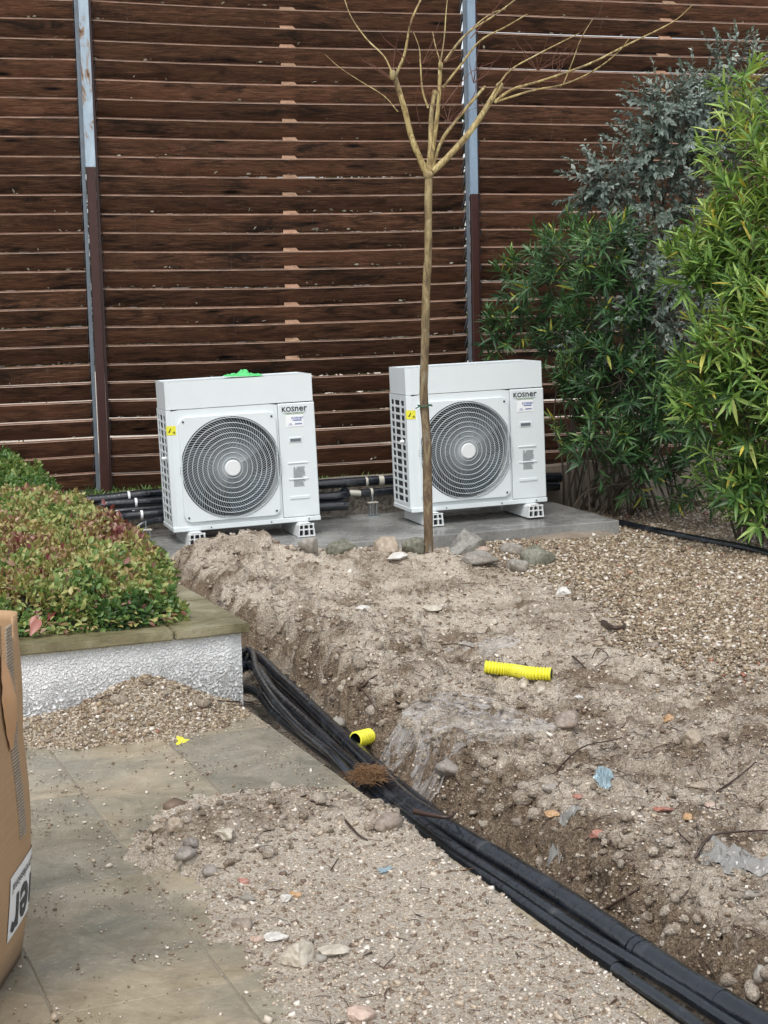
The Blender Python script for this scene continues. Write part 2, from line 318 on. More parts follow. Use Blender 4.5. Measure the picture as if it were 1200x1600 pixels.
class MB:
    def __init__(s): s.v = []; s.f = []; s.m = []; s.sm = []
    def add(s, V, Fs, mi=0, sm=False):
        o = len(s.v); s.v += [tuple(v) for v in V]; s.f += [tuple(o+i for i in f) for f in Fs]; s.m += [mi]*len(Fs); s.sm += [sm]*len(Fs); return s
    def box(s, a, b, mi=0, mat=None):
        x0, y0, z0 = a; x1, y1, z1 = b
        V = [Vector(p) for p in ((x0, y0, z0), (x1, y0, z0), (x1, y1, z0), (x0, y1, z0), (x0, y0, z1), (x1, y0, z1), (x1, y1, z1), (x0, y1, z1))]
        if mat is not None: V = [mat @ v for v in V]
        return s.add(V, [(0, 3, 2, 1), (4, 5, 6, 7), (0, 1, 5, 4), (1, 2, 6, 5), (2, 3, 7, 6), (3, 0, 4, 7)], mi)
    def bbox(s, a, b, r=.005, seg=2, mi=0, mat=None):
        bm = bmesh.new(); bmesh.ops.create_cube(bm, size=1)
        for v in bm.verts: v.co = Vector([(a[i]+b[i])/2+v.co[i]*(b[i]-a[i]) for i in range(3)])
        bmesh.ops.bevel(bm, geom=bm.edges[:], offset=r, segments=seg, affect='EDGES', profile=.5)
        V = [mat @ v.co if mat is not None else v.co.copy() for v in bm.verts]; s.add(V, [tuple(v.index for v in f.verts) for f in bm.faces], mi); bm.free(); return s
    def tube(s, P, R, seg=10, mi=0, cap=True, sm=True, squash=None):
        P = [Vector(p) for p in P]; n = len(P)
        if not hasattr(R, '__len__'): R = [R]*n
        V = []; Fs = []; up = Vector((0, 0, 1)); prev = None
        for i in range(n):
            t = (P[min(i+1, n-1)]-P[max(i-1, 0)]).normalized()
            if prev is None:
                a = t.cross(up) if abs(t.dot(up)) < .95 else t.cross(Vector((1, 0, 0)))
            else: a = prev-t*prev.dot(t)
            a.normalize(); prev = a; b = t.cross(a)
            for k in range(seg):
                q = 2*PI*k/seg; V.append(P[i]+(a*math.cos(q)+b*math.sin(q))*R[i])
        for i in range(n-1):
            for k in range(seg):
                k2 = (k+1) % seg; Fs.append((i*seg+k, i*seg+k2, (i+1)*seg+k2, (i+1)*seg+k))
        s.add(V, Fs, mi, sm)
        if cap: s.add(V[:seg][::-1], [tuple(range(seg))], mi); s.add(V[-seg:], [tuple(range(seg))], mi)
        return s
    def build(s, name, mats, parent=None, loc=None):
        me = bpy.data.meshes.new(name)
        o = bpy.data.objects.new(name, me); C.objects.link(o)
        off = Vector((0, 0, 0))
        if parent is not None: o.parent = parent; off = Vector(parent.get('_w', (0, 0, 0)))
        elif loc is not None: off = Vector(loc); o.location = off
        me.from_pydata([Vector(v)-off for v in s.v], [], s.f)
        for m_ in (mats if isinstance(mats, (list, tuple)) else [mats]): me.materials.append(m_)
        me.polygons.foreach_set('material_index', s.m); me.polygons.foreach_set('use_smooth', s.sm); me.update()
        return o
def catmull(P, n=6):
    P = [Vector(p) for p in P]; Q = [P[0]*2-P[1]]+P+[P[-1]*2-P[-2]]; out = []
    for i in range(1, len(Q)-2):
        for k in range(n):
            t = k/n; a, b, c, d = Q[i-1:i+3]
            out.append(.5*((2*b)+(c-a)*t+(2*a-5*b+4*c-d)*t*t+(3*b-a-3*c+d)*t**3))
    out.append(P[-1]); return out
def tag(o, label=None, cat=None, group=None, kind=None):
    for k, v in (('label', label), ('category', cat), ('group', group), ('kind', kind)):
        if v: o[k] = v
    return o
def link(name, me, parent=None, loc=(0, 0, 0)):
    o = bpy.data.objects.new(name, me); C.objects.link(o); o.location = loc
    if parent: o.parent = parent
    return o
def empty(name, loc, rot=(0, 0, 0), label=None, cat=None, group=None, world_children=False):
    o = bpy.data.objects.new(name, None); C.objects.link(o); o.location = loc; o.rotation_euler = rot; o.empty_display_size = .1
    if world_children: WOFF[o.name] = Vector(loc)
    tag(o, label, cat, group); return o
WOFF = {}
def bld(mb, name, mats, parent):            # mesh given in world coordinates under an unrotated parent
    o = mb.build(name, mats); o.data.transform(Matrix.Translation(-WOFF[parent.name])); o.parent = parent; return o
def text_mesh(txt, size, depth=.0008, bold=0, space=1.):
    cu = bpy.data.curves.new('txt', 'FONT'); cu.body = txt; cu.size = size; cu.extrude = depth; cu.offset = bold; cu.space_character = space; cu.align_x = 'CENTER'; cu.align_y = 'CENTER'; cu.resolution_u = 3
    o = bpy.data.objects.new('txt', cu); S.collection.objects.link(o); dg = bpy.context.evaluated_depsgraph_get()
    me = bpy.data.meshes.new_from_object(o.evaluated_get(dg)); bpy.data.objects.remove(o); bpy.data.curves.remove(cu); return me

def logo_mesh(size, depth, bold, sp=1.04, only=None):
    a = text_mesh('KOS', size, depth, bold, sp); b = text_mesh('ner', size*1.36, depth, bold, sp)
    wa = max(v.co.x for v in a.vertices)-min(v.co.x for v in a.vertices); wb = max(v.co.x for v in b.vertices)-min(v.co.x for v in b.vertices); g_ = size*.10; tot = wa+wb+g_
    ya = min(v.co.y for v in a.vertices); yb = min(v.co.y for v in b.vertices); ax = min(v.co.x for v in a.vertices); bx = min(v.co.x for v in b.vertices)
    a.transform(Matrix.Translation((-tot/2-ax, -size*.36-ya, 0))); b.transform(Matrix.Translation((-tot/2+wa+g_-bx, -size*.36-yb, 0)))
    bm_ = bmesh.new(); bm_.from_mesh(a); bm_.from_mesh(b); bm_.to_mesh(a); bm_.free(); bpy.data.meshes.remove(b); return a

# ------------------------------------------------------------------ ground
# bank edge of the trench: (t along patio edge, s to its right)
BK = np.array([(-5, .24), (-3.22, .215), (-2.97, .21), (-2.68, .225), (-2.42, .24), (-1.92, .30), (-1.41, .36), (-.95, .41), (-.37, .42), (.28, .34), (1.17, .50), (1.82, .56), (2.85, .66), (3.88, .76), (4.6, .8), (9, .9)])
def spoly(pts): return [tuple(st(U(*p))) for p in pts]
SP_A = spoly([(195, 1320), (225, 1275), (300, 1245), (420, 1228), (540, 1238), (620, 1262), (690, 1320), (800, 1390), (900, 1450), (1000, 1522), (1130, 1620), (1060, 1720), (560, 1760), (440, 1600), (400, 1530), (300, 1440), (290, 1370), (215, 1345)])
SP_B = [(-1.5, .6), (-1.5, .0), (-.98, -.20), (-.80, -.37), (-.45, -.40), (-.18, -.30), (.02, -.12), (.02, .6)]
SP_C = spoly([(10, 1480), (110, 1420), (160, 1500), (60, 1560)])
WINDOWS = [(370, 845, .20, .55, .35), (480, 880, .05, .5, .4)]
_pl = [st(U(a, b, -.03)) for a, b in [(1270, 1648), (1180, 1598), (1100, 1551), (1025, 1503), (900, 1418), (800, 1355), (700, 1295), (635, 1252), (580, 1196), (500, 1118), (440, 1062), (392, 1022)]]
_pl = sorted([(t_, s_+.036) for s_, t_ in _pl]); LBT = [p[0] for p in _pl]+[_pl[-1][0]+1.5]; LBS = [p[1] for p in _pl]+[.2]
def ground_h(x, y):
    dx = x-E0.x; dy = y-E0.y; s = dx*eS.x+dy*eS.y; t = dx*eT.x+dy*eT.y
    lo = fbm(x, y, .55, 3); n1 = fbm(x, y, 3.2, 4); rg = fbm(x, y, 5.5, 4, .55, True); fine = fbm(x, y, 26, 3, .6); cl = fbm(x+5, y, 11, 3, .6)
    top = np.interp(t, BK[:, 0], BK[:, 1]) + .07*n1 + .03*cl
    wdt = .22+.06*sstep(-2.9, -.5, t)
    lowb = np.maximum(top-wdt, np.interp(t, LBT, LBS)+.07*sstep(-2.6, -2.1, t)*sstep(-1.0, -1.5, t)); top = np.maximum(top, lowb+.20); wdt = np.maximum(top-lowb, .05)
    q = sstep(0, 1, (s-lowb)/wdt); top = lowb+wdt
    q = q**.8
    floor = -.16+.02*lo+.012*n1
    # plateau of dug soil
    rough = sstep(3.2, 1.2, s+.25*lo)                   # clumpy near trench, flatter towards gravel
    ridge = .10*np.exp(-((s-top-.12)/.28)**2)*sstep(4.2, 3., t)*sstep(-4, -1.5, t)
    mp = U(375, 870, .15)
    mound = .125*np.exp(-(((x-mp.x)/.42)**2+((y-mp.y-.0)/.42)**2)) + .10*np.exp(-(((x-mp.x-.9)/.8)**2+((y-mp.y+.1)/.4)**2))
    hol = fbm(x+9, y+2, 2.1, 3); z = .035+.03*lo+.02*rough+ridge*(.5+.5*sstep(-1.5, 0, t))+mound+rough*(-.035*sstep(.1, .6, hol)+.02*sstep(.1, .5, -hol))
    clump = .016*n1+.013*cl*(.4+rough)+.006*fine
    z = z+clump*(.35+.65*rough)+.035*rough*np.maximum(0, rg-.9)
    ptch = sstep(.1, .5, perlin(x*1.7+3, y*1.7))
    z += ptch*rough*(.02*np.abs(cl)+.008*fine)
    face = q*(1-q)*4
    zz = floor+(z-floor)*q+face*(.05*cl+.04*n1+.022*fine+.03*(rg-.9))
    zz = np.where(q < .02, floor+.004*fine+.01*np.maximum(0, cl), zz)
    # spills lying on the patio
    a = polydist(s, t, SP_A)+.05*n1+.035*cl; b = polydist(s, t, SP_B)+.03*n1+.02*cl
    pA = st(U(320, 1335)); pA2 = st(U(440, 1290)); pA3 = st(U(600, 1300))
    pB = st(U(225, 1105))
    ha = sstep(-.06, .2, a)*.024-.008 + sstep(0, .05, a)*(.13*np.exp(-(((s-pA[0])/.20)**2+((t-pA[1])/.17)**2))+.10*np.exp(-(((s-pA2[0])/.22)**2+((t-pA2[1])/.2)**2))+.04*np.exp(-(((s-pA3[0])/.12)**2+((t-pA3[1])/.25)**2)))
    ha += sstep(0, .1, a)*(.016*cl+.012*n1+.006*fine)*(.35+5*ha.clip(0, .2))
    hb = sstep(-.05, .15, b)*.024-.008+sstep(0, .1, b)*(.165*np.exp(-((s+.43)/.26)**2)*np.exp(-((t-.02)/.17)**2)+.05*np.exp(-((s+1.0)/.4)**2)*sstep(-.3, 0, t))
    hb = np.minimum(hb, .2); hb += sstep(0, .1, b)*(.006*cl+.004*fine)
    hp = np.maximum(np.maximum(ha, hb), -.03)
    hp = np.where(t > .06, np.minimum(hp, -.02), hp)
    left = s < -.004
    damp = sstep(.0, .5, hol)*.45*sstep(3.5, 2, s)
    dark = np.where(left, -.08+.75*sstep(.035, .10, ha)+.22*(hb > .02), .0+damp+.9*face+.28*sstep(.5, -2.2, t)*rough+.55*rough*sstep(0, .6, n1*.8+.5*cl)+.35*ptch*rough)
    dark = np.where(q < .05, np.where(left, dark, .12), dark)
    gravel = sstep(1.95, 2.75, s-.22*(t-1.5)+.5*lo)*sstep(-1.6, .4, t)
    dark = np.where(left, dark, dark+.35*gravel)
    return np.where(left, hp, zz), dark, gravel
xs = np.arange(-2.7, 5.2, .0125); NY = 620
ys = 2.7*np.exp(np.linspace(0, math.log(14.2/2.7), NY))
GX, GY = np.meshgrid(xs, ys)
# snap one grid line onto the sharp patio edge is unnecessary: the slabs' own edge hides the step
Z, DK, GRV = ground_h(GX, GY)
pdA, pdB = U(232, 873, .08), U(965, 804, .13)
def under_pad(x, y):
    th = math.radians(16.5); xx = (x-pdA.x)*math.cos(th)+(y-pdA.y)*math.sin(th); yy = -(x-pdA.x)*math.sin(th)+(y-pdA.y)*math.cos(th); return xx, yy
px_, py_ = under_pad(GX, GY)
blend = sstep(.10, .35, py_)*sstep(3.5, 3.3, px_)
Z = Z*(1-blend)+blend*-.03
Z = np.where(py_ > 1.42, np.minimum(Z, 0.0), Z)
PX, PY = GX.copy(), GY.copy()      # undercut and crumble the steep trench face sideways
_gs = np.abs(np.gradient(Z, axis=1))/.0125+np.abs(np.gradient(Z, axis=0))/(GY*math.log(14.2/2.7)/NY); _s = (GX-E0.x)*eS.x+(GY-E0.y)*eS.y
_m = (_gs > .5) & (_s > .12) & (_s < 1.3)
for j_, i_ in zip(*np.nonzero(_m)):
    x_, y_, z_ = GX[j_, i_], GY[j_, i_], Z[j_, i_]; w_ = min(1, (_gs[j_, i_]-.5)/.6)
    d_ = w_*(.034*mnoise.noise(Vector((x_*8, y_*8, z_*16)))+.022*mnoise.noise(Vector((x_*20, y_*20, z_*34))))
    PX[j_, i_] += eS.x*d_; PY[j_, i_] += eS.y*d_
nx = len(xs); idx = np.arange(NY*nx).reshape(NY, nx)
Fq = np.stack([idx[:-1, :-1], idx[:-1, 1:], idx[1:, 1:], idx[1:, :-1]], -1).reshape(-1, 4)
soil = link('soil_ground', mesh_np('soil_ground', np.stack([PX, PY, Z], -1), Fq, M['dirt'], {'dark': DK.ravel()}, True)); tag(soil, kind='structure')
def gh(x, y):
    fi = np.interp(x, xs, np.arange(nx)); fj = np.interp(y, ys, np.arange(NY)); i = int(min(fi, nx-2)); j = int(min(fj, NY-2)); a = fi-i; b = fj-j
    return float(Z[j, i]*(1-a)*(1-b)+Z[j, i+1]*a*(1-b)+Z[j+1, i]*(1-a)*b+Z[j+1, i+1]*a*b)
def ghv(x, y):
    fi = np.interp(x, xs, np.arange(nx)); fj = np.interp(y, ys, np.arange(NY)); i = np.minimum(fi.astype(int), nx-2); j = np.minimum(fj.astype(int), NY-2); a = fi-i; b = fj-j
    return Z[j, i]*(1-a)*(1-b)+Z[j, i+1]*a*(1-b)+Z[j+1, i]*(1-a)*b+Z[j+1, i+1]*a*b, GRV[j, i]
gs = MB(); gs.box((-60, -40, -.6), (60, 60, -.3)); tag(gs.build('ground', M['dirt']), kind='structure')
def G(px, py):            # where the sight line through a measured spot first meets the soil
    d = ray(px, py); o_ = Vector((0, 0, HC)); prev = 2.8/d.y; Y = 2.8
    while Y < 13.8:
        k_ = Y/d.y; p = o_+d*k_
        if p.z < gh(p.x, p.y): break
        Y += .02
    p = o_+d*(Y/d.y); p.z = gh(p.x, p.y); return p

# patio: mortar bed + individual slabs
bed = MB(); b0 = [W(-4.5, -7), W(-.03, -7), W(-.03, .3), W(-4.5, .3)]
bed.add([v+Vector((0, 0, -.26)) for v in b0]+[v+Vector((0, 0, -.004)) for v in b0], [(3, 2, 1, 0), (4, 5, 6, 7), (0, 1, 5, 4), (1, 2, 6, 5), (2, 3, 7, 6), (3, 0, 4, 7)])
patio = bed.build('patio', M['joint']); tag(patio, kind='structure')
k = 0
for ci in range(9):
    s1 = -.449*ci; s0 = s1-.449; off = -1.01 + (0 if ci % 2 == 1 else -.0)
    if ci == 0: off = -1.25
    if ci == 2: off = -.93
    t_edges = [off+.9*j for j in range(-7, 3)]
    if ci == 1: t_edges = [off+.9*j for j in range(-7, 0)]+[off, off+.9, off+1.8]
    for j in range(len(t_edges)-1):
        ta, tb = t_edges[j], min(t_edges[j+1], .3)
        if ta > .2: continue
        g = .0035; dz = random.uniform(-.0015, .0015)
        m_ = Matrix.Translation(W(0, 0)) @ Matrix.Rotation(YAW_P, 4, 'Z')
        q = MB().bbox((s0+g, ta+g, -.05), (s1-(g if ci else -.004), tb-g, dz), .004, 2)
        o = q.build('paving_slab', M['slab']); o.data.transform(m_); o.parent = patio

# grit, pebbles, twigs
_cub = np.array([(-1, -1, -1), (1, -1, -1), (1, 1, -1), (-1, 1, -1), (-1, -1, 1), (1, -1, 1), (1, 1, 1), (-1, 1, 1)], float)*.5
_cf = np.array([(0, 3, 2, 1), (4, 5, 6, 7), (0, 1, 5, 4), (1, 2, 6, 5), (2, 3, 7, 6), (3, 0, 4, 7)])
def rotmats(n, flat=False):
    a = RNG.uniform(0, 2*PI, n); b = RNG.normal(0, .35, n); c = RNG.normal(0, .35, n)
    ca, sa, cb, sb, cc, sc = np.cos(a), np.sin(a), np.cos(b), np.sin(b), np.cos(c), np.sin(c); O = np.zeros(n); I = np.ones(n)
    Rz = np.stack([ca, -sa, O, sa, ca, O, O, O, I], -1).reshape(-1, 3, 3); Rx = np.stack([I, O, O, O, cb, -sb, O, sb, cb], -1).reshape(-1, 3, 3); Ry = np.stack([cc, O, sc, O, I, O, -sc, O, cc], -1).reshape(-1, 3, 3)
    return Rz @ Rx @ Ry
def scatter_stones(name, P, size, mat, kind='stuff', flat=(.45, .8)):
    n = len(P); V = _cub[None]*(1-.25*np.abs(RNG.normal(size=(n, 8, 1))).clip(0, 1.6)*.6)+RNG.normal(0, .07, (n, 8, 3))
    sc = np.stack([RNG.uniform(.9, 1.5, n), RNG.uniform(.7, 1.05, n), RNG.uniform(flat[0], flat[1], n)], -1)*size[:, None]
    V = np.einsum('nij,nkj->nki', rotmats(n), V*sc[:, None, :])+P[:, None, :]
    Fx = (_cf[None]+8*np.arange(n)[:, None, None]).reshape(-1, 4); r = np.repeat(RNG.random(n), 8)
    o = link(name, mesh_np(name, V, Fx, mat, r)); tag(o, kind=kind); return o
def sample(n, x0, x1, y0, y1, yp=1.0):
    u = RNG.random(n); y = (y0**(1-yp)+u*(y1**(1-yp)-y0**(1-yp)))**(1/(1-yp)) if yp != 1 else y0*(y1/y0)**u
    lim = .27*y+.35; x = RNG.uniform(-1, 1, n)*lim
    return x, y
def keep_ground(x, y, z):
    s = (x-E0.x)*eS.x+(y-E0.y)*eS.y; t = (x-E0.x)*eT.x+(y-E0.y)*eT.y
    px, py = under_pad(x, y)
    ok = (x > xs[0]) & (x < xs[-1]) & (y < ys[-1]) & (z > np.where(s < 0, -.002, -.3)) & ~((s < 0) & (t > .03)) & ~((py > .02) & (px < 3.42))
    return ok
x, y = sample(85000, 0, 0, 3.3, 13.2, 1.0); z, gv = ghv(x, y); sz = RNG.lognormal(math.log(.0052), .45, len(x))*(.7+.06*y)
ok = keep_ground(x, y, z); x, y, z, sz = x[ok], y[ok], z[ok], sz[ok]
tag(scatter_stones('grit', np.stack([x, y, z+sz*.1], -1), sz, M['chip']), 'pale crushed grit scattered over the dug sandy soil and the spill on the patio', 'grit')
x, y = sample(230000, 0, 0, 5.5, 13.2, .6); z, gv = ghv(x, y); ok = keep_ground(x, y, z) & (RNG.random(len(x)) < gv**1.5)
x, y, z = x[ok], y[ok], z[ok]; sz = RNG.lognormal(math.log(.0125), .3, len(x))
tag(scatter_stones('gravel', np.stack([x, y, z+sz*.25+RNG.uniform(0, .008, len(x))], -1), sz, M['pebble']), 'brown and white pea gravel covering the bed right of the dug soil', 'gravel')
# gravel strewn on the wall heap and sparsely on slabs
n = 16000; s = RNG.uniform(-1.3, .0, n); t = RNG.uniform(-.5, .05, n); p = np.array([W(a, b) for a, b in zip(s, t)]); z, _ = ghv(p[:, 0], p[:, 1]); ok = z > -.001
sz = RNG.lognormal(math.log(.0062), .38, ok.sum()); tag(scatter_stones('wall_gravel', np.stack([p[ok, 0], p[ok, 1], z[ok]+sz*.2], -1), sz, M['pebble']), 'fine gravel heaped against the foot of the white planter wall', 'gravel')
n = 9000; s = RNG.uniform(-1.5, 0, n); t = RNG.uniform(-3.4, -.2, n); p = np.array([W(a, b) for a, b in zip(s, t)]); z, _ = ghv(p[:, 0], p[:, 1]); cl_ = perlin(p[:, 0]*3, p[:, 1]*3)
ok = (z < 0) & (RNG.random(n) < .15+.8*(cl_ > .1)); sz = RNG.lognormal(math.log(.0033), .5, ok.sum()); tag(scatter_stones('loose_grit', np.stack([p[ok, 0], p[ok, 1], .002+sz*.25], -1), sz, M['chip']), 'loose pale grit sprinkled over the wet paving slabs', 'grit')
def twigs(name, P, ln, rad, lift=.4, label=None):
    V = []; Fs = []; R = []
    for p, l, r in zip(P, ln, rad):
        a = random.uniform(0, 2*PI); d = Vector((math.cos(a), math.sin(a), random.uniform(-.1, lift))); side = Vector((-d.y, d.x, 0)); kk = random.uniform(-.6, .6); k2 = random.uniform(-.2, .5); q0 = len(V); c = random.random()
        for i in range(4):
            u = i/3-.5; c0 = Vector(p)+d*(u*l)+side*(kk*l*(u*u-.1))+Vector((0, 0, k2*l*(.12-u*u)*1.2)); rr = r*(1-.5*abs(u))
            for m_ in range(3): an = m_*2.094; V.append(c0+side*(math.cos(an)*rr)+Vector((0, 0, math.sin(an)*rr))); R.append(c)
        for i in range(3):
            for m_ in range(3): m2 = (m_+1) % 3; Fs.append((q0+i*3+m_, q0+i*3+m2, q0+i*3+3+m2, q0+i*3+3+m_))
    o = link(name, mesh_np(name, V, Fs, M['twig'], R)); tag(o, label, 'roots', kind='stuff'); return o
x, y = sample(20000, 0, 0, 3.4, 11.6, 1.1); z, gv = ghv(x, y); dk_ = perlin(x*2.2, y*2.2); s_ = (x-E0.x)*eS.x+(y-E0.y)*eS.y
ok = keep_ground(x, y, z) & (RNG.random(len(x)) < np.where(s_ < 0, .10, .35+.6*(dk_ > .05))*(1-.85*gv)); x, y, z = x[ok], y[ok], z[ok]; n = len(x)
twigs('root_litter', np.stack([x, y, z+.004], -1), RNG.lognormal(math.log(.045), .5, n), RNG.lognormal(math.log(.0012), .4, n), .35, 'dark broken roots and twigs littering the dug soil')

# concrete pad, walls
TH = math.radians(16.5)
PADM = Matrix.Translation(pdA) @ Matrix.Rotation(TH, 4, 'Z') @ Matrix.Rotation(-math.radians(.85), 4, 'Y')
padb = MB().bbox((0, 0, -.1), (3.43, 1.42, 0), .006, 2); o = padb.build('concrete_pad', M['pad']); o.data.transform(PADM); tag(o, kind='structure')
lip = MB(); bm = bmesh.new(); bmesh.ops.create_grid(bm, x_segments=40, y_segments=12, size=.5)
for v in bm.verts:
    u, vv = v.co.x+.5, v.co.y+.5; q = math.sin(PI*u)**.5*(vv)**.7; v.co = Vector((2.35+1.2*u, -.32+.42*vv, -.14+.10*q+.02*mnoise.noise(Vector((u*6, vv*4, 0)))))
o = link('mortar_apron', bpy.data.meshes.new('mortar_apron')); bm.to_mesh(o.data); bm.free(); o.data.transform(PADM); o.data.materials.append(M['smooth']); tag(o, kind='structure')
BWALL = 1.46
rw = MB()
def wavy_box(x0, x1, y0, y1, z0, z1, n=60, amp=.008):
    q = MB(); V = []; Fs = []
    for i in range(n+1):
        u = x0+(x1-x0)*i/n; a = amp*mnoise.noise(Vector((u*3, 0, 0)))*2
        V += [(u, y0+a, z0), (u, y0+a*.5, z1+a), (u, y1, z1+a), (u, y1, z0)]
    for i in range(n):
        o_ = i*4
        for k_ in range(3): Fs.append((o_+k_, o_+k_+4, o_+k_+5, o_+k_+1)[::-1])
    Fs += [(0, 1, 2, 3), (n*4+3, n*4+2, n*4+1, n*4)]
    q.add(V, Fs); return q
o = wavy_box(-2.5, 3.1, BWALL, BWALL+.14, -.25, .28).build('retaining_wall', M['pitted']); o.data.transform(PADM)
tag(o, 'low pitted concrete retaining wall behind the two heat pumps', 'wall')
o = wavy_box(3.1, 5.3, BWALL-.02, BWALL+.14, -.25, .27).build('retaining_wall', M['smooth']); o.data.transform(PADM)
tag(o, 'low smooth rendered retaining wall behind the oleander stems', 'wall')
corner = PADM @ Vector((5.1, BWALL, 0))
bankb = MB(); bk = [PADM @ Vector(v) for v in ((-3.5, BWALL+.1, 0), (6, BWALL+.1, 0), (6, 9, 0), (-3.5, 9, 0))]
soilM = M['dirt']
V = []; nn = 60; mm = 14
for j in range(mm+1):
    for i in range(nn+1):
        u = -4.5+12*i/nn; v = BWALL+.10+4.5*j/mm; q = PADM @ Vector((u, v, 0)); q.z = .285-.03*(1-min(1, j))+.02*mnoise.noise(Vector((u*2, v*2, 0))); V.append(q)
o = link('raised_bed_soil', mesh_np('raised_bed_soil', [tuple(v) for v in V], [(j*(nn+1)+i, j*(nn+1)+i+1, (j+1)*(nn+1)+i+1, (j+1)*(nn+1)+i) for j in range(mm) for i in range(nn)], M['dirt'], {'dark': np.full(len(V), .9)}, True)); tag(o, kind='structure')
# black edging strip at foot of right wall
ed = [G(968, 822), G(1040, 838), G(1110, 852), G(1190, 868), G(1300, 905)]
q = MB().tube(catmull([p+Vector((0, 0, .02)) for p in ed], 5), .03, 8); tag(q.build('edging_strip', M['foam']), 'dark edging strip between the gravel and the oleander bed', 'edging')

# ------------------------------------------------------------------ louvred fence
TF = math.radians(17.5); BF = 12.75
fence_o = Vector((-BF*math.sin(TF), BF*math.cos(TF), 0))
FM = Matrix.Translation(fence_o) @ Matrix.Rotation(TF, 4, 'Z')
FI = FM.inverted()
def fence_u(px, py):
    d = ray(px, py); d = FI.to_3x3() @ d; o_ = FI @ Vector((0, 0, HC)); k_ = -o_.y/d.y; return o_+d*k_
fence = empty('louvre_fence', fence_o, (0, 0, TF), 'tall dark brown louvred timber fence across the whole background', 'fence')
uL = fence_u(147, 400).x; uR = fence_u(738, 300).x
PIT = .1465; Z0 = fence_u(160, 33).z; kmin = -27
def board(u0, u1, zt, tilt0=0, sag=0, wd=.156, ang=34):
    n = 12; V = []; Fs = []; a = math.radians(ang); dn = Vector((0, math.sin(a), -math.cos(a))); th = Vector((0, math.cos(a), math.sin(a)))*.025
    for i in range(n+1):
        f = i/n; u = u0+(u1-u0)*f; zz = tilt0*(f-.5)-sag*4*f*(1-f)+.002*mnoise.noise(Vector((u*1.3, zt*5, 0)))
        top = Vector((u, 0, zt+zz)); e = .002
        ring = [top+dn*e, top+th*.25+dn*.0005, top+th*.76+dn*.0005, top+th+dn*e, top+th+dn*wd, top+dn*wd]
        V += ring
    for i in range(n):
        for k_ in range(6): Fs.append((i*6+k_, i*6+(k_+1) % 6, i*6+6+(k_+1) % 6, i*6+6+k_))
    Fs += [tuple(range(6))[::-1], tuple(n*6+k_ for k_ in range(6))]
    return V, Fs
bays = [(uL-3.4, uL-.055, 0), (uL+.055, uR-.05, 1), (uR+.05, uR+2.9, 2)]
sp_l = (fence_u(432+18, 14), fence_u(456, 377)); sp_r = (fence_u(1047, 15), fence_u(1031, 153))
litP = []
for bi, (u0, u1, _) in enumerate(bays):
    for k in range(kmin, 4):
        zt = Z0+k*PIT; 
        if zt < .37: continue
        rs = random.Random(k*7+bi)
        t0 = rs.uniform(-.007, .007); sag = rs.uniform(0, .006)+(.012 if bi == 1 else .002)
        if bi == 0 and zt < .8: t0 += (.8-zt)*.12
        ang = 33+rs.uniform(-2, 2)
        if bi == 2 and zt > 3.55: ang = 38+rs.uniform(-2, 5)
        V, Fs = board(u0, u1, zt, t0, sag, .158, ang)
        me = bpy.data.meshes.new('board'); me.from_pydata(V, [], Fs); me.materials.append(M['wood']); me.materials.append(M['edge'])
        mi = []
        for f in range(12): mi += [1, 0, 1, 0, 0, 0]  # rim strips take the painted highlight, the rest plain wood
        mi += [0, 0]; me.polygons.foreach_set('material_index', mi); me.update(); o = link('board', me, fence)
        if bi == 1: a, b = sp_l
        elif bi == 2: a, b = sp_r
        else: a = None
        if a is not None and (bi == 1 or zt > 3.2):
            f = (zt-a.z)/(b.z-a.z); uc = a.x+(b.x-a.x)*f + rs.uniform(-.006, .006); fr = (uc-u0)/(u1-u0); zz = zt-sag*4*fr*(1-fr)
            q = MB(); h = .030*(1.0)
            q.add([(uc-.065+rs.uniform(-.01, .01), .003, zz+.008), (uc+.06, .003, zz+.008), (uc+.05, .055, zz+.036), (uc-.055, .055, zz+.036),
                   (uc-.065, .003, zz+.002), (uc+.06, .003, zz+.002), (uc+.05, .055, zz-.01), (uc-.055, .055, zz-.01)], [(0, 1, 2, 3), (7, 6, 5, 4), (0, 4, 5, 1), (1, 5, 6, 2), (2, 6, 7, 3), (3, 7, 4, 0)])
            sp = q.build('spacer_block', M['spacer']); sp.parent = fence
        for _ in range(26 if zt < 2.6 else 12):
            u = rs.uniform(u0, u1)
            if mnoise.noise(Vector((u*1.7, zt*3, 2))) > -.05: litP.append((u, .03+rs.uniform(-.012, .02), zt+.012+rs.uniform(0, .012)))
def post(u, zj, top_mat, name='post', w=.038):
    q = MB().bbox((u-w, -.05, zj), (u+w, -.012, 4.9), .003, 1); a = q.build('steel_post', top_mat); a.parent = fence
    q = MB().bbox((u-w*.86, -.055, .30), (u+w*.86, -.006, zj-.001), .003, 1); a = q.build('painted_post', M['maroon']); a.parent = fence
    for sg, x0, x1 in ((-1, u-w-.03, u-w-.001), (1, u+w+.001, u+w+.02)):
        q = MB().box((x0, -.02, .30), (x1, -.008, 4.9)); a = q.build('post_flange', M['dullsteel'] if sg < 0 else M['maroon']); a.parent = fence
    zt = Z0+kmin*PIT
    while zt < 4.8:
        if zt > .4:
            for sg in (-1, 1):
                q = MB()
                xx = u+sg*(w+.032); q.add([(xx, -.006, zt+.015), (xx, .09, zt-.11), (xx, .09, zt-.13), (xx, -.006, zt-.03), (xx+.004*sg, -.006, zt+.015), (xx+.004*sg, .09, zt-.11), (xx+.004*sg, .09, zt-.13), (xx+.004*sg, -.006, zt-.03)], [(0, 1, 2, 3), (7, 6, 5, 4), (0, 4, 5, 1), (2, 6, 7, 3)])
                q.build('slat_bracket', M['dullsteel']).parent = fence
        zt += PIT
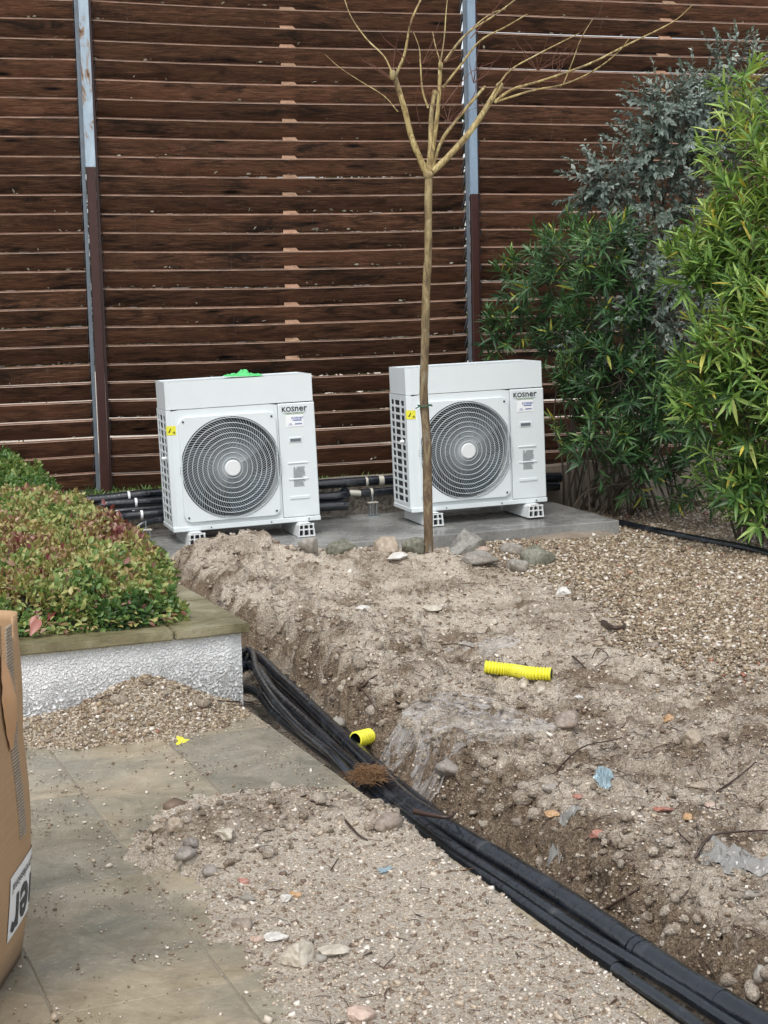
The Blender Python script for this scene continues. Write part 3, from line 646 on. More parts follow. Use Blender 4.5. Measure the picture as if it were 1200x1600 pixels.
post(uL, fence_u(143, 262).z, M['galv']); post(uR, fence_u(738, 304).z, M['galvb'], w=.034)
# leaf litter caught in the louvres
def leafcards(name, P, size, mat, parent=None, wid=.5, up=.3, dirs=None):
    n = len(P); P = np.asarray(P, float)
    if dirs is None:
        dirs = RNG.normal(size=(n, 3)); dirs[:, 2] = np.abs(dirs[:, 2])*up
    dirs = dirs/np.linalg.norm(dirs, axis=1)[:, None]; side = np.cross(dirs, RNG.normal(size=(n, 3))); side /= np.linalg.norm(side, axis=1)[:, None]
    nor = np.cross(side, dirs); nor *= np.sign(nor[:, 2:3]+1e-6)
    L_ = np.asarray(size)[:, None]; w_ = L_*wid*.5; bend = RNG.uniform(-.25, .05, (n, 1))*L_
    V = np.stack([P, P+dirs*L_*.35+side*w_+nor*w_*.35, P+dirs*L_*.35+nor*0, P+dirs*L_*.35-side*w_+nor*w_*.35, P+dirs*L_*.72+side*w_*.75+nor*(w_*.25+bend*.4), P+dirs*L_*.72+nor*bend*.4, P+dirs*L_*.72-side*w_*.75+nor*(w_*.25+bend*.4), P+dirs*L_+nor*bend], 1)
    T = np.array([(0, 1, 2), (0, 2, 3), (1, 4, 5), (1, 5, 2), (3, 2, 5), (3, 5, 6), (4, 7, 5), (5, 7, 6)])
    Fx = (T[None]+8*np.arange(n)[:, None, None]).reshape(-1, 3); r = np.repeat(RNG.random(n), 8)
    return link(name, mesh_np(name, V, Fx, mat, r), parent)
o = leafcards('leaf_litter', litP, RNG.uniform(.015, .045, len(litP)), L['litter'], fence, .45); tag(o, kind='stuff')
# hedge beyond the fence
n = 42000; u = RNG.uniform(-4, 5, n); hh = 4.7-1.5*sstep(1.9, 2.8, u)+.2*np.sin(u*1.3)+.25*np.sin(u*2.9+1); z = RNG.uniform(.25, 1, n)*hh; d = RNG.uniform(.35, .9, n)
P = np.stack([u, d, z], -1); P = (np.array(FM)[:3, :3] @ P.T).T+np.array(FM)[:3, 3]
# kept as one mass: only specks of it show between the boards
o = leafcards('far_hedge', P, RNG.uniform(.05, .11, n), L['back']); tag(o, 'green hedge seen in slivers through the gaps of the fence', 'hedge', kind='stuff')
n = 8000; u = RNG.uniform(-4, 5, n); P = np.stack([u, RNG.uniform(-.75, .3, n), .275+RNG.uniform(0, .02, n)*1.], -1); P = (np.array(FM)[:3, :3] @ P.T).T+np.array(FM)[:3, 3]
gd = RNG.normal(size=(n, 3))*.5; gd[:, 2] = 1; o = leafcards('grass', P, RNG.uniform(.03, .08, n), L['hgr'], None, .16, dirs=gd); tag(o, 'short grass and weeds along the foot of the fence', 'grass', kind='stuff')

# ------------------------------------------------------------------ heat pumps
UWID, UH, UD_, TOPH = 1.06, .855, .44, .195
def rect_hole(cx, cz, w, h, R, y, segs=64, clip=None, corner=.0):
    V = []; Fs = []
    for k_ in range(segs):
        a = 2*PI*(k_+.5)/segs; c, s_ = math.cos(a), math.sin(a)
        hx, hz = cx+c*R, cz+s_*R
        if clip: hz = max(cz-clip, min(cz+clip, hz))
        V.append((hx, y, hz))
    for k_ in range(segs):
        a = 2*PI*(k_+.5)/segs; c, s_ = math.cos(a), math.sin(a); m_ = max(abs(c)/(w/2), abs(s_)/(h/2)); x_, z_ = c/m_, s_/m_
        if corner:
            rx, rz = abs(x_)-(w/2-corner), abs(z_)-(h/2-corner)
            if rx > 0 and rz > 0:
                l_ = math.hypot(rx, rz); rx, rz = rx/l_*corner, rz/l_*corner; x_ = math.copysign(w/2-corner+rx, x_); z_ = math.copysign(h/2-corner+rz, z_)
        V.append((cx+x_, y, cz+z_))
    for k_ in range(segs): k2 = (k_+1) % segs; Fs.append((k_, segs+k_, segs+k2, k2))
    return V, Fs
def heat_pump(loc, rotz, lean, label):
    t = empty('heat_pump', loc, (0, lean, rotz), label, 'heat pump', 'pair of air source heat pumps on the concrete pad')
    Wd, H, D = UWID, UH, UD_; cx, cz, R = .41*Wd, .50*H, .345; seam = .745*Wd
    # casing: front with round opening, right service panel, top, right, back, base
    q = MB(); ch = .03
    V, Fs = rect_hole((ch+seam)/2+.0, H/2, seam-ch, H-.002, .30, 0, 64); 
    # opening ring is centred on the fan: rebuild inner ring
    for k_ in range(64):
        a = 2*PI*(k_+.5)/64; V[k_] = (cx+math.cos(a)*.362, 0, cz+math.sin(a)*.362)
    q.add(V, [f[::-1] for f in Fs])
    cyl = [(x_, .16, z_) for (x_, _, z_) in V[:64]]
    q.add(V[:64]+cyl, [(k_, (k_+1) % 64, 64+(k_+1) % 64, 64+k_) for k_ in range(64)], 0, True)
    q.add([(ch, 0, 0), (0, ch, 0), (0, ch, H), (ch, 0, H)], [(0, 1, 2, 3)])
    q.add([(0, ch, 0), (0, .055, 0), (0, .055, H), (0, ch, H)], [(0, 1, 2, 3)])
    q.add([(0, .055, 0), (.009, .055, 0), (.009, .055, H), (0, .055, H)], [(0, 1, 2, 3)])
    q.add([(Wd, .008, 0), (Wd, D, 0), (Wd, D, H), (Wd, .008, H)], [(0, 1, 2, 3)])
    q.add([(.03, D, 0), (.03, D, H), (Wd, D, H), (Wd, D, 0)], [(0, 1, 2, 3)])
    q.add([(ch, 0, 0), (0, ch, 0), (.0, D, 0), (Wd, D, 0), (Wd, 0, 0)], [(0, 1, 2, 3, 4)]); q.add([(ch, 0, H), (0, ch, H), (0, D, H), (Wd, D, H), (Wd, 0, H)], [(4, 3, 2, 1, 0)])
    q.build('casing', M['white']).parent = t
    # base rim and top rim
    q = MB(); q.bbox((-.004, -.008, -.002), (Wd+.004, .02, .032), .004, 1); q.bbox((-.004, -.006, -.002), (.012, D+.004, .03), .004, 1); q.build('base_tray', M['white']).parent = t
    q = MB(); q.bbox((seam+.003, -.006, .034), (Wd-.0, .012, H-.004), .008, 3)
    sp = q.build('service_panel', M['white']); sp.parent = t
    # panel ribs / handle
    for zf, hh_ in ((.575-.08, .006), (.36, .006), (.205, .012)):
        q = MB(); z_ = zf*H; q.bbox((seam+.055, -.012, z_-hh_), (seam+.20, -.004, z_+hh_), .004, 2); q.build('rib', M['white']).parent = t
    q = MB(); q.bbox((seam+.07, -.010, .665*H), (seam+.165, -.004, .712*H), .003, 2); h = q.build('handle_frame', M['white']); h.parent = t
    q = MB(); q.bbox((seam+.079, -.012, .674*H), (seam+.157, -.0102, .700*H), .0005, 1); q.build('handle_slot', M['dullsteel']).parent = h
    # hood on top
    q = MB(); z0, z1 = H+.003, H+TOPH; x0, x1 = .004, Wd-.008; y0 = .001
    out = [(x0+ch, y0), (x1, y0), (x1, D-.01), (x0, D-.01), (x0, y0+ch*1.3)]; n_ = len(out)
    q.add([(a, b, z0) for a, b in out]+[(a, b, z1) for a, b in out], [(k_, (k_+1) % n_, n_+(k_+1) % n_, n_+k_) for k_ in range(n_)])
    inn = [(x0+ch+.012, y0+.014), (x1-.012, y0+.014), (x1-.012, D-.024), (x0+.012, D-.024), (x0+.012, y0+ch*1.3+.006)]
    q.add([(a, b, z1) for a, b in out]+[(a, b, z1) for a, b in inn], [(k_, (k_+1) % n_, n_+(k_+1) % n_, n_+k_) for k_ in range(n_)])
    q.add([(a, b, z1) for a, b in inn]+[(a, b, z1-.006) for a, b in inn], [(k_, (k_+1) % n_, n_+(k_+1) % n_, n_+k_) for k_ in range(n_)])
    q.add([(a, b, z1-.006) for a, b in inn], [tuple(range(5))]); q.build('top_hood', M['white']).parent = t
    # left side lattice over the coil
    q = MB().box((.009, .056, .02), (.012, D-.01, H-.02)); q.build('coil', M['coil']).parent = t
    q = MB(); cols = [(.055, .085), (.165, .195), (.315, .335), (.41, .44)]
    for a, b in cols: q.bbox((0, a, .0), (.008, b, H), .002, 1)
    nr = 14
    for r_ in range(nr+1):
        z_ = .055+(H-.09)*r_/nr; q.bbox((.001, .06, z_-.0085), (.0075, D-.005, z_+.0085), .002, 1)
    q.bbox((.0005, .056, 0), (.0085, D, .055), .002, 1); q.bbox((.0005, .056, H-.03), (.0085, D, H), .002, 1)
    q.build('side_grille', M['white']).parent = t
    q = MB().tube([(0, .12, .60*H), (-.02, .12, .60*H), (-.028, .125, .598*H)], [.013, .013, .010], 10); q.build('side_knob', M['white2']).parent = t
    # grille plate
    q = MB(); pw, ph, px0, pz0 = .69, .735, .405*Wd-.005, .505*H
    V, Fs = rect_hole(px0, pz0, pw, ph, .345, -.022, 96, .345, .05); n_ = 96
    for k_ in range(n_):
        a = 2*PI*(k_+.5)/n_; hz = cz+math.sin(a)*.362; V[k_] = (max(px0-pw/2+.006, min(px0+pw/2-.006, cx+math.cos(a)*.362)), -.022, max(pz0-ph/2+.012, min(pz0+ph/2-.012, hz)))
    q.add(V, [f[::-1] for f in Fs])
    ob = [(x_*1, -.0, z_) for (x_, _, z_) in V[n_:]]; ob = [(px0+(x_-px0)*1.012, 0.001, pz0+(z_-pz0)*1.012) for x_, _, z_ in ob]
    q.add(V[n_:]+ob, [(k_, n_+k_, n_+(k_+1) % n_, (k_+1) % n_) for k_ in range(n_)])
    q.add(V[:n_]+[(x_, .0, z_) for x_, _, z_ in V[:n_]], [(k_, (k_+1) % n_, n_+(k_+1) % n_, n_+k_) for k_ in range(n_)])
    pl = q.build('grille_plate', M['white']); pl.parent = t
    for sx, sz_ in ((-1, 1), (1, 1), (-1, -1), (1, -1)):
        c0 = Vector((px0+sx*(pw/2-.03), -.0235, pz0+sz_*(ph/2-.03))); sc = MB().tube([c0, c0+Vector((0, -.003, 0))], .0075, 10); sc.build('screw', M['ink']).parent = pl
    def bow(r): return -.027-.035*math.cos(min(1, r/.36)*PI/2)
    q = MB(); nr = 9
    for i in range(nr):
        r = .072+(.352-.072)*i/(nr-1)
        pts = [(cx+r*math.cos(a), bow(r), cz+r*math.sin(a)) for a in [2*PI*j/56 for j in range(56)]]
        V = []; Fs = []
        tk = .0026
        for j in range(56):
            a = 2*PI*j/56
            for dr, dy in ((-tk, 0), (0, -tk), (tk, 0), (0, tk)): V.append((cx+(r+dr)*math.cos(a), bow(r)+dy, cz+(r+dr)*math.sin(a)))
        for j in range(56):
            j2 = (j+1) % 56
            for k_ in range(4): k2 = (k_+1) % 4; Fs.append((j*4+k_, j2*4+k_, j2*4+k2, j*4+k2))
        q.add(V, Fs, 0, True)
    q.build('ring_wires', M['wire']).parent = t
    q = MB(); NW = 100
    for i in range(NW):
        a0 = 2*PI*i/NW; pts = []
        for j in range(6):
            f = j/5; r = .055+(.36-.055)*f; a = a0+.75*f; pts.append(Vector((cx+r*math.cos(a), bow(r)+.004, max(pz0-ph/2+.012, min(pz0+ph/2-.012, cz+r*math.sin(a))))))
        q.tube(pts, .0016, 3, 0, False)
    o = q.build('spiral_wires', M['wire']); o.parent = t; 
    q = MB().tube([(cx, bow(0)+.01, cz), (cx, bow(0)-.003, cz), (cx, bow(0)-.0065, cz)], [.056, .056, .050], 36, 0, True, False); q.build('hub_cap', M['white2']).parent = t
    # fan behind
    q = MB(); fan = empty('fan', (0, 0, 0)); fan.parent = t
    bk_ = MB().tube([(cx, .1595, cz), (cx, .17, cz)], .353, 48); bk_.build('cavity_back', M['dark']).parent = t
    hb_ = MB().tube([(cx, .05, cz), (cx, .12, cz)], [.075, .085], 24); hb_.build('fan_hub', M['fanblade']).parent = fan
    for b_ in range(3):
        q = MB(); V = []; nn_ = 10; m2 = 6
        for i in range(nn_+1):
            for j in range(m2+1):
                f = i/nn_; g_ = j/m2; r = .07+.265*g_; a = 2*PI*b_/3+.4+(1.45*f-.2)*(.75+.3*g_)+.35*g_; V.append((cx+r*math.cos(a), .045+.085*f+.01*math.sin(g_*3), cz+r*math.sin(a)))
        Fs = [(i*(m2+1)+j, i*(m2+1)+j+1, (i+1)*(m2+1)+j+1, (i+1)*(m2+1)+j) for i in range(nn_) for j in range(m2)]
        q.add(V, Fs, 0, True); q.build('fan_blade', M['fanblade']).parent = fan
    # print
    def put(me, name, mat, x_, z_, y_=-.0075, par=t, rz=0):
        o = link(name, me); me.materials.clear(); me.materials.append(mat); o.parent = par; o.location = (x_, y_, z_); o.rotation_euler = (PI/2, rz, 0); return o
    xc = (seam+Wd)/2-.012
    put(logo_mesh(.047, .0006, .0012), 'brand_lettering', M['ink'], xc, .945*H)
    put(text_mesh('comfort professional', .014, .0004, .0001, 1.1), 'tagline_lettering', M['inkgreen'], xc, .908*H)
    q = MB().box((xc-.085, -.0079, .914*H), (xc+.085, -.0061, .9165*H)); q.build('logo_rule', M['greyprint']).parent = t
    lb = MB().bbox((xc-.067, -.0085, .798*H), (xc+.060, -.0061, .893*H), .0005, 1).build('rating_label', M['paper']); lb.parent = t
    put(logo_mesh(.022, .0004, .0005), 'label_lettering', M['inkblue'], xc+.018, .870*H, -.0090)
    q = MB()
    for i_, (a, b, z_) in enumerate(((-.02, .045, .852), (-.01, .05, .846), (-.05, -.02, .812), (0, .05, .822), (-.005, .05, .815), (-.045, -.025, .822))): q.box((xc+a, -.0092, z_*H), (xc+b, -.0086, z_*H+.0035))
    q.build('label_lines', M['inkblue']).parent = t
    q = MB(); rs = random.Random(5)
    x0_ = xc-.033
    for i in range(17):
        z_ = .455*H-i*.0085
        if i < 2: q.box((x0_+.025, -.0074, z_), (x0_+.085, -.0061, z_+.005))
        else: q.box((x0_, -.0074, z_), (x0_+rs.uniform(.065, .088), -.0061, z_+.0052))
    q.add([(x0_, -.0074, .447*H), (x0_+.018, -.0074, .447*H), (x0_+.009, -.0074, .447*H+.016)], [(0, 1, 2)])
    q.build('warning_text', M['greyprint']).parent = t
    # yellow warning sticker wrapping the front left corner
    q = MB(); zc = .835*H; s_ = .032
    q.add([(.005, .0235, zc-s_), (.068, -.0012, zc-s_), (.068, -.0012, zc+s_), (.005, .0235, zc+s_)], [(0, 1, 2, 3)]) if False else None
    e = .0015; q.add([(-e, ch+.012, zc-s_), (-e, ch-.001, zc-s_), (ch-.001, -e, zc-s_), (ch+.03, -e, zc-s_), (ch+.03, -e, zc+s_), (ch-.001, -e, zc+s_), (-e, ch-.001, zc+s_), (-e, ch+.012, zc+s_)], [(0, 1, 6, 7), (1, 2, 5, 6), (2, 3, 4, 5)])
    stk = q.build('warning_sticker', M['yellow']); stk.parent = t
    q = MB(); q.add([(ch*.35-.003, ch*.65-.003, zc-.014), (ch+.006, -.003, zc-.014), (ch*.8, ch*.2-.004, zc+.018)], [(0, 1, 2)]); q.add([(ch+.008, -.003, zc-.02), (ch+.024, -.003, zc-.02), (ch+.016, -.003, zc-.002)], [(0, 1, 2)]); q.build('warning_symbol', M['ink']).parent = stk
    # feet: hollow plastic rails
    for xf in (.135, .875):
        q = MB(); w2, h2, y0, y1 = .062, .094, -.115, .46; xcn = xf*Wd; b = -.004
        pr = [(-w2, b-h2), (w2, b-h2), (w2*.82, b-.02), (w2*.6, b), (-w2*.6, b), (-w2*.82, b-.02)]; n_ = 6
        q.add([(xcn+a, y0+.004, z_) for a, z_ in pr]+[(xcn+a, y1, z_) for a, z_ in pr], [(k_, (k_+1) % n_, n_+(k_+1) % n_, n_+k_)[::-1] for k_ in range(n_)]+[tuple(range(6, 12))])
        f_ = q.build('foot', M['white2']); f_.parent = t
        q = MB().add([(xcn+a*.98, y0+.03, z_) for a, z_ in pr], [tuple(range(6))[::-1]]); q.build('foot_recess', M['dark']).parent = f_
        q = MB()
        for xx in (-w2+.004, -.0215, .0215, w2-.004):
            tx = xx*.86; q.add([(xcn+xx-.004, y0, b-h2), (xcn+xx+.004, y0, b-h2), (xcn+tx+.004, y0, b-.006), (xcn+tx-.004, y0, b-.006), (xcn+xx-.004, y0+.03, b-h2), (xcn+xx+.004, y0+.03, b-h2), (xcn+tx+.004, y0+.03, b-.006), (xcn+tx-.004, y0+.03, b-.006)], [(0, 1, 2, 3), (0, 3, 7, 4), (1, 5, 6, 2), (3, 2, 6, 7)])
        for zz in (b-h2+.0, b-h2*.5, b-.012): q.box((xcn-w2*.95, y0+.0005, zz), (xcn+w2*.95, y0+.03, zz+.008))
        q.build('foot_lattice', M['white2']).parent = f_
    # bolts along the base
    for xx in (.25, .66, .92):
        q = MB().tube([(xx*Wd, -.008, .015), (xx*Wd, -.012, .015)], .006, 6); q.build('base_screw', M['dullsteel']).parent = t
    return t
u1 = U(272, 832, .175); u2 = U(643.6, 801, .215)
hp1 = heat_pump(u1, TH, -math.radians(1.5), 'white heat pump on the left with a green rag on its top')
hp2 = heat_pump(u2, TH, -math.radians(1.3), 'white heat pump on the right partly behind the bare tree trunk')
# green rag
tp = hp1.matrix_basis @ Vector((.60, .20, UH+TOPH+.0)); cloth = MB(); V = []; n = 26
for j in range(n+1):
    for i in range(n+1):
        u, v = i/n-.5, j/n-.5; r = math.hypot(u, v)*2; wv = mnoise.noise(Vector((u*6, v*6, 3)))+.6*mnoise.noise(Vector((u*14, v*12, 9)))
        edge = 1+.25*mnoise.noise(Vector((math.atan2(v, u)*1.5, 0, 5))); V.append(tp+Vector((u*.26*edge, v*.20*edge, .004+.075*max(0, 1.05-r)*abs(mnoise.noise(Vector((u*5, v*5, 3))))**.6+abs(wv)*.012)))
cloth.add(V, [(j*(n+1)+i, j*(n+1)+i+1, (j+1)*(n+1)+i+1, (j+1)*(n+1)+i) for i in range(n) for j in range(n)], 0, True)
tag(cloth.build('rag', M['green']), 'crumpled bright green rag lying on top of the left heat pump', 'rag')

# ------------------------------------------------------------------ pipework
def pipe(name, pts, r, label, cat='pipe', group=None, seg=14, n=8, mat=None, bumps=True):
    P = catmull(pts, n); rr = []; rl = r if hasattr(r, '__len__') else [r]*2; m_ = len(P)-1
    for i, p in enumerate(P): r_i = float(np.interp(i/m_, np.linspace(0, 1, len(rl)), rl)); rr.append(r_i*(1+(.05*mnoise.noise(p*6)+(.0 if i % 11 else .0) if bumps else 0)))
    o = MB().tube(P, rr, seg).build(name, mat or M['foam']); tag(o, label, cat, group); return o
def pz(lst, z): return [U(a, b, z) for a, b in lst]
GT = 'black insulated pipes in the trench'
ext = lambda s, z: [W(s, .8, z), W(s-.04, 2.0, z), W(s-.05, 3.2, z), W(s-.03, 4.0, z)]
pA = pz([(1270, 1648), (1180, 1598), (1100, 1551), (1025, 1503), (900, 1418), (800, 1355), (700, 1295), (635, 1252), (580, 1196), (500, 1118), (440, 1062), (392, 1022)], -.03)
pB = pz([(1190, 1632), (1120, 1588), (1060, 1548), (985, 1502), (900, 1450), (800, 1383), (700, 1318), (610, 1247), (560, 1203), (490, 1140), (430, 1085), (390, 1040)], -.035)
q1 = pipe('insulated_pipe', pA+ext(.13, -.05), [.037, .037, .036, .034, .029, .027, .027, .027], 'thickest black insulated pipe, nearest the soil bank along the trench', group=GT)
q2 = pipe('insulated_pipe', pB+ext(.06, -.07), [.019, .019, .019, .022, .027, .027, .027], 'black insulated pipe running beside the paving edge under the coir clump', group=GT)
pD = pz([(965, 1514), (900, 1470), (800, 1400), (700, 1328), (600, 1252), (540, 1202), (480, 1158), (430, 1116), (392, 1078)], -.055)
pipe('insulated_pipe', pD+ext(.0, -.10), .023, 'black pipe lowest in the trench, half hidden by the slab edge', group=GT)
pC = pz([(565, 1216), (520, 1182), (470, 1140), (425, 1090), (402, 1052), (386, 1015)], .01)
pC[0].z = -.04
pipe('thin_pipe', pC+[W(-.01, .6, .0), W(.05, 1.6, -.03)], .017, 'thin black pipe crossing over the others at the planter corner', group=GT)
pF = pz([(620, 1248), (560, 1196), (500, 1138), (440, 1078), (395, 1030)], -.07)
pipe('thin_pipe', pF+[W(.1, 1.4, -.1)], .020, 'thin black pipe squeezed between the two thick ones by the planter corner', group=GT)
e_ = pz([(963, 1515), (1000, 1542), (1060, 1583), (1120, 1628)], .002)
sl_ = pipe('thin_pipe', e_, .019, 'thin black pipe with a white cut end beside the paving edge', group=GT)
o = MB().tube([e_[0]+(e_[0]-e_[1]).normalized()*-.002, e_[0]+(e_[0]-e_[1]).normalized()*.004], .015, 12).build('pipe_end', M['paper']); o.parent = sl_; o['label'] = 'white cut end'
# joint tapes on the thick pipe
pE = pz([(700, 1285), (640, 1238), (585, 1190), (520, 1125), (455, 1066), (405, 1018)], -.10)
pipe('thin_pipe', pE+[W(.2, 1.4, -.1)], .020, 'thin black pipe lying deepest between the thick pipe and the soil bank', group=GT)
for pxy in ((1000, 1487), (990, 1480), (1125, 1566), (860, 1393), (690, 1289), (545, 1162)):
    c_ = U(*pxy, -.03); i = min(range(len(pA)), key=lambda j: (pA[j]-c_).length); d_ = (pA[max(i-1, 0)]-pA[min(i+1, len(pA)-1)]).normalized(); o = MB().tube([c_-d_*.012, c_+d_*.012], (.0385 if pxy[0] > 950 else .031), 14).build('tape_band', M['foam']); o.parent = q1
# pipes behind the pumps, laid on the pad
PI_ = PADM.inverted()
def Q(px, py, y):            # on the vertical plane parallel to the retaining wall
    v = {12.6: 1.36, 12.65: 1.36, 12.8: 1.36, 12.95: 1.36, 13.1: 1.36, 13.3: 1.36, 13.45: 1.36}.get(y, y)
    d = PI_.to_3x3() @ ray(px, py); o_ = PI_ @ Vector((0, 0, HC)); return PADM @ (o_+d*((v-o_.y)/d.y))
GB = 'black insulated pipes behind the heat pumps'
def rig(label, pts, r): return pipe('insulated_pipe', pts, r, label, group=GB, seg=12)
rig('rearmost long black pipe at the foot of the fence behind both pumps', [Q(116, 784, 1.36), Q(160, 780, 1.36), Q(250, 771, 1.36), Q(400, 764, 1.37), Q(500, 757, 1.38), Q(612, 750, 1.38), Q(760, 746, 1.38), Q(868, 748, 1.38)], .038)
rig('second black pipe left of the left pump with a light clamp', [Q(150, 800, 1.3), Q(162, 790, 1.27), Q(180, 787, 1.27), Q(250, 783, 1.27), Q(330, 778, 1.27)], .034)
rig('third black pipe left of the left pump, thinner than those above', [Q(170, 808, 1.2), Q(185, 799, 1.18), Q(250, 794, 1.18), Q(330, 790, 1.2)], .022)
rig('black pipe bending down at an elbow beside the hedge', [Q(330, 797, 1.12), Q(250, 802, 1.1), Q(203, 806, 1.1), Q(190, 810, 1.08), Q(190, 824, 1.0), Q(200, 850, .75), Q(215, 880, .35)], .033)
rig('black pipe curving down in front of the elbow left of the left pump', [Q(330, 805, 1.1), Q(258, 811, 1.0), Q(228, 817, .95), Q(211, 829, .9), Q(214, 850, .6), Q(232, 882, .1), Q(246, 912, -.3)], .026)
rig('upper of two capped black pipe stubs right of the left pump', [Q(420, 778, 1.27), Q(500, 777, 1.27), Q(530, 775, 1.27), Q(541, 772, 1.3), Q(538, 768, 1.36)], .037)
rig('lower of two capped black pipe stubs right of the left pump', [Q(420, 793, 1.22), Q(500, 792, 1.22), Q(532, 790, 1.22), Q(543, 790, 1.22)], .036)
rig('black pipe entering the right pump behind its stand', [Q(563, 771, 1.3), Q(590, 769, 1.3), Q(640, 764, 1.3), Q(700, 762, 1.3)], .031)
rig('upper black pipe stub right of the right pump', [Q(790, 745, 1.3), Q(850, 746, 1.3), Q(868, 746, 1.3), Q(876, 746, 1.3)], .040)
rig('lower black pipe stub right of the right pump', [Q(790, 760, 1.25), Q(850, 760, 1.25), Q(866, 760, 1.25), Q(873, 760, 1.25)], .036)
tag(MB().tube(catmull([Q(539, 771, 1.3), Q(550, 770, 1.3), Q(566, 771, 1.3)], 4), [.022]*8+[.026], 12).build('pipe_fitting', M['brass']), 'bare pale pipe fitting between the capped stubs and the pipe', 'fitting')
for (px, py, Y, r, lab) in ((201, 775.5, 1.36, .040, 'white clamp ring on the rearmost pipe left of the pumps'), (212, 785.5, 1.27, .036, 'white clamp ring on the second pipe left of the pumps'), (208, 797, 1.18, .024, 'white clamp ring on the thin third pipe'), (221, 804.5, 1.1, .035, 'white clamp ring on the elbow pipe beside the hedge'),
                           (572, 752.5, 1.38, .040, 'silver clamp ring on the rear pipe between the two pumps'), (595, 751, 1.38, .041, 'pale tape wrapped round the rear pipe near the right pump'), (580, 769.5, 1.3, .034, 'silver clamp ring on top of the threaded stand')):
    c_ = Q(px, py, Y); d_ = Vector((math.cos(TH), math.sin(TH), 0)); wd_ = .02 if 'tape' in lab else .009
    tag(MB().tube([c_-d_*wd_, c_+d_*wd_], r, 14).build('pipe_clamp', M['paper'] if 'white' in lab else M['brass']), lab, 'clamp', 'pipe clamps')
def stand(px, ptop, pbot, Y, label):
    a, b = Q(px, ptop, Y), Q(px, pbot, Y); t = empty('pipe_stand', (b.x, b.y, b.z), (0, 0, TH), label, 'stand', 'pipe stands'); h = a.z-b.z
    MB().tube([(0, 0, 0), (0, 0, h)], .005, 8).build('threaded_rod', M['steel']).parent = t
    MB().bbox((-.028, -.02, .012), (-.022, .02, h*.62), .001, 1).bbox((.022, -.02, .012), (.028, .02, h*.62), .001, 1).build('channel', M['steel']).parent = t
    MB().bbox((-.045, -.03, -.004), (.045, .03, .010), .002, 1).build('foot_plate', M['steel']).parent = t
    MB().bbox((-.04, -.025, h*.62), (.04, .025, h*.62+.008), .001, 1).build('top_plate', M['brass']).parent = t
stand(583, 772, 808, 1.2, 'zinc pipe stand on the pad between the two heat pumps'); stand(229, 814, 852, .75, 'zinc pipe stand left of the left heat pump')

# ------------------------------------------------------------------ planter
pl_yaw = YAW_P
PLM = Matrix.Translation(W(0, 0)) @ Matrix.Rotation(pl_yaw, 4, 'Z')
planter = empty('planter', W(0, 0), (0, 0, pl_yaw), 'white rendered planter wall with mossy stone coping full of hedge plants', 'planter')
q = MB(); V = []; n = 110; m_ = 16
def rend(u, z): return .006*mnoise.noise(Vector((u*22, z*22, 1)))+.004*mnoise.noise(Vector((u*50, z*50, 4)))
for i in range(n+1):
    for j in range(m_+1):
        u = -2.6*(1-i/n); z = -.06+.391*j/m_; rd = .0
        if i > n-2: rd = .012
        V.append((u, rd+rend(u, z)*(1.6 if z < .2 else .7), z))
q.add(V, [(i*(m_+1)+j, (i+1)*(m_+1)+j, (i+1)*(m_+1)+j+1, i*(m_+1)+j+1) for i in range(n) for j in range(m_)], 0, True)
q.build('front_wall', M['render']).parent = planter
q = MB().box((-.25, .013, -.3), (-.003, 5.4, .33)); q.box((-2.6, .013, -.3), (-.251, .24, .33)); q.build('side_wall', M['render']).parent = planter
rs = random.Random(9)
def cap_stone(x0, x1, y0, y1):
    bm = bmesh.new(); bmesh.ops.create_cube(bm, size=1)
    for v in bm.verts: v.co = Vector(((x0+x1)/2+v.co.x*(x1-x0), (y0+y1)/2+v.co.y*(y1-y0), .352+v.co.z*.042))
    bmesh.ops.bevel(bm, geom=bm.edges[:], offset=.006, segments=2, affect='EDGES'); bmesh.ops.subdivide_edges(bm, edges=[e for e in bm.edges if e.calc_length() > .1], cuts=9, use_grid_fill=True)
    for v in bm.verts: nn = mnoise.noise(v.co*12+Vector((x0, 0, 0))); v.co += Vector((0, -.006*nn if v.co.y < y0+.02 else 0, .003*mnoise.noise(v.co*5)+ (.004*nn if v.co.z > .36 else 0)))
    me = bpy.data.meshes.new('coping_stone'); bm.to_mesh(me); bm.free(); me.materials.append(M['cap']); link('coping_stone', me, planter)
JX = (PLM.inverted() @ U(270, 985, .37)).x
cap_stone(-1.4, JX-.003, -.03, .30); cap_stone(JX+.003, .03, -.03, .62); cap_stone(-2.7, -1.406, -.03, .30)
for i in range(6): cap_stone(-.30, .03, .626+.8*i, .626+.8*(i+1)-.006)
q = MB().box((-2.6, .24, .1), (-.25, 5.4, .34)); o = q.build('planter_soil', M['dirt']); o.parent = planter
# ------------------------------------------------------------------ hedge in the planter (leaf masses)
def hedge_surface(n, edge_only=False):
    x = RNG.uniform(-2.3, .0, n); y = RNG.uniform(.08, 6.0, n)
    return x, y
def hedge_top(x, y):
    e = np.minimum(np.minimum(-.23+.28*sstep(.35, 1.2, y)-x+.05*np.sin(y*5), y-.13+.03*np.sin(x*9)), 9)
    prof = np.sqrt(np.clip(e/.22, 0, 1)); h = .19+.07*sstep(.2, 2.5, y)+.12*sstep(3.2, 5.5, y)+.035*perlin(x*5+3, y*5)+.05*perlin(x*2.3, y*2.3)
    return e, .37+prof*(h+.075*perlin(x*7, y*7)+.04*perlin(x*14, y*14))
n = 120000; x = RNG.uniform(-2.3, .06, n); y = .09+RNG.random(n)**1.4*5.2; e, ht = hedge_top(x, y); ok = e > 0; x, y, ht, e = x[ok], y[ok], ht[ok], e[ok]
dep = RNG.random(len(x))**2*.14; zz = np.maximum(ht-dep, .365)
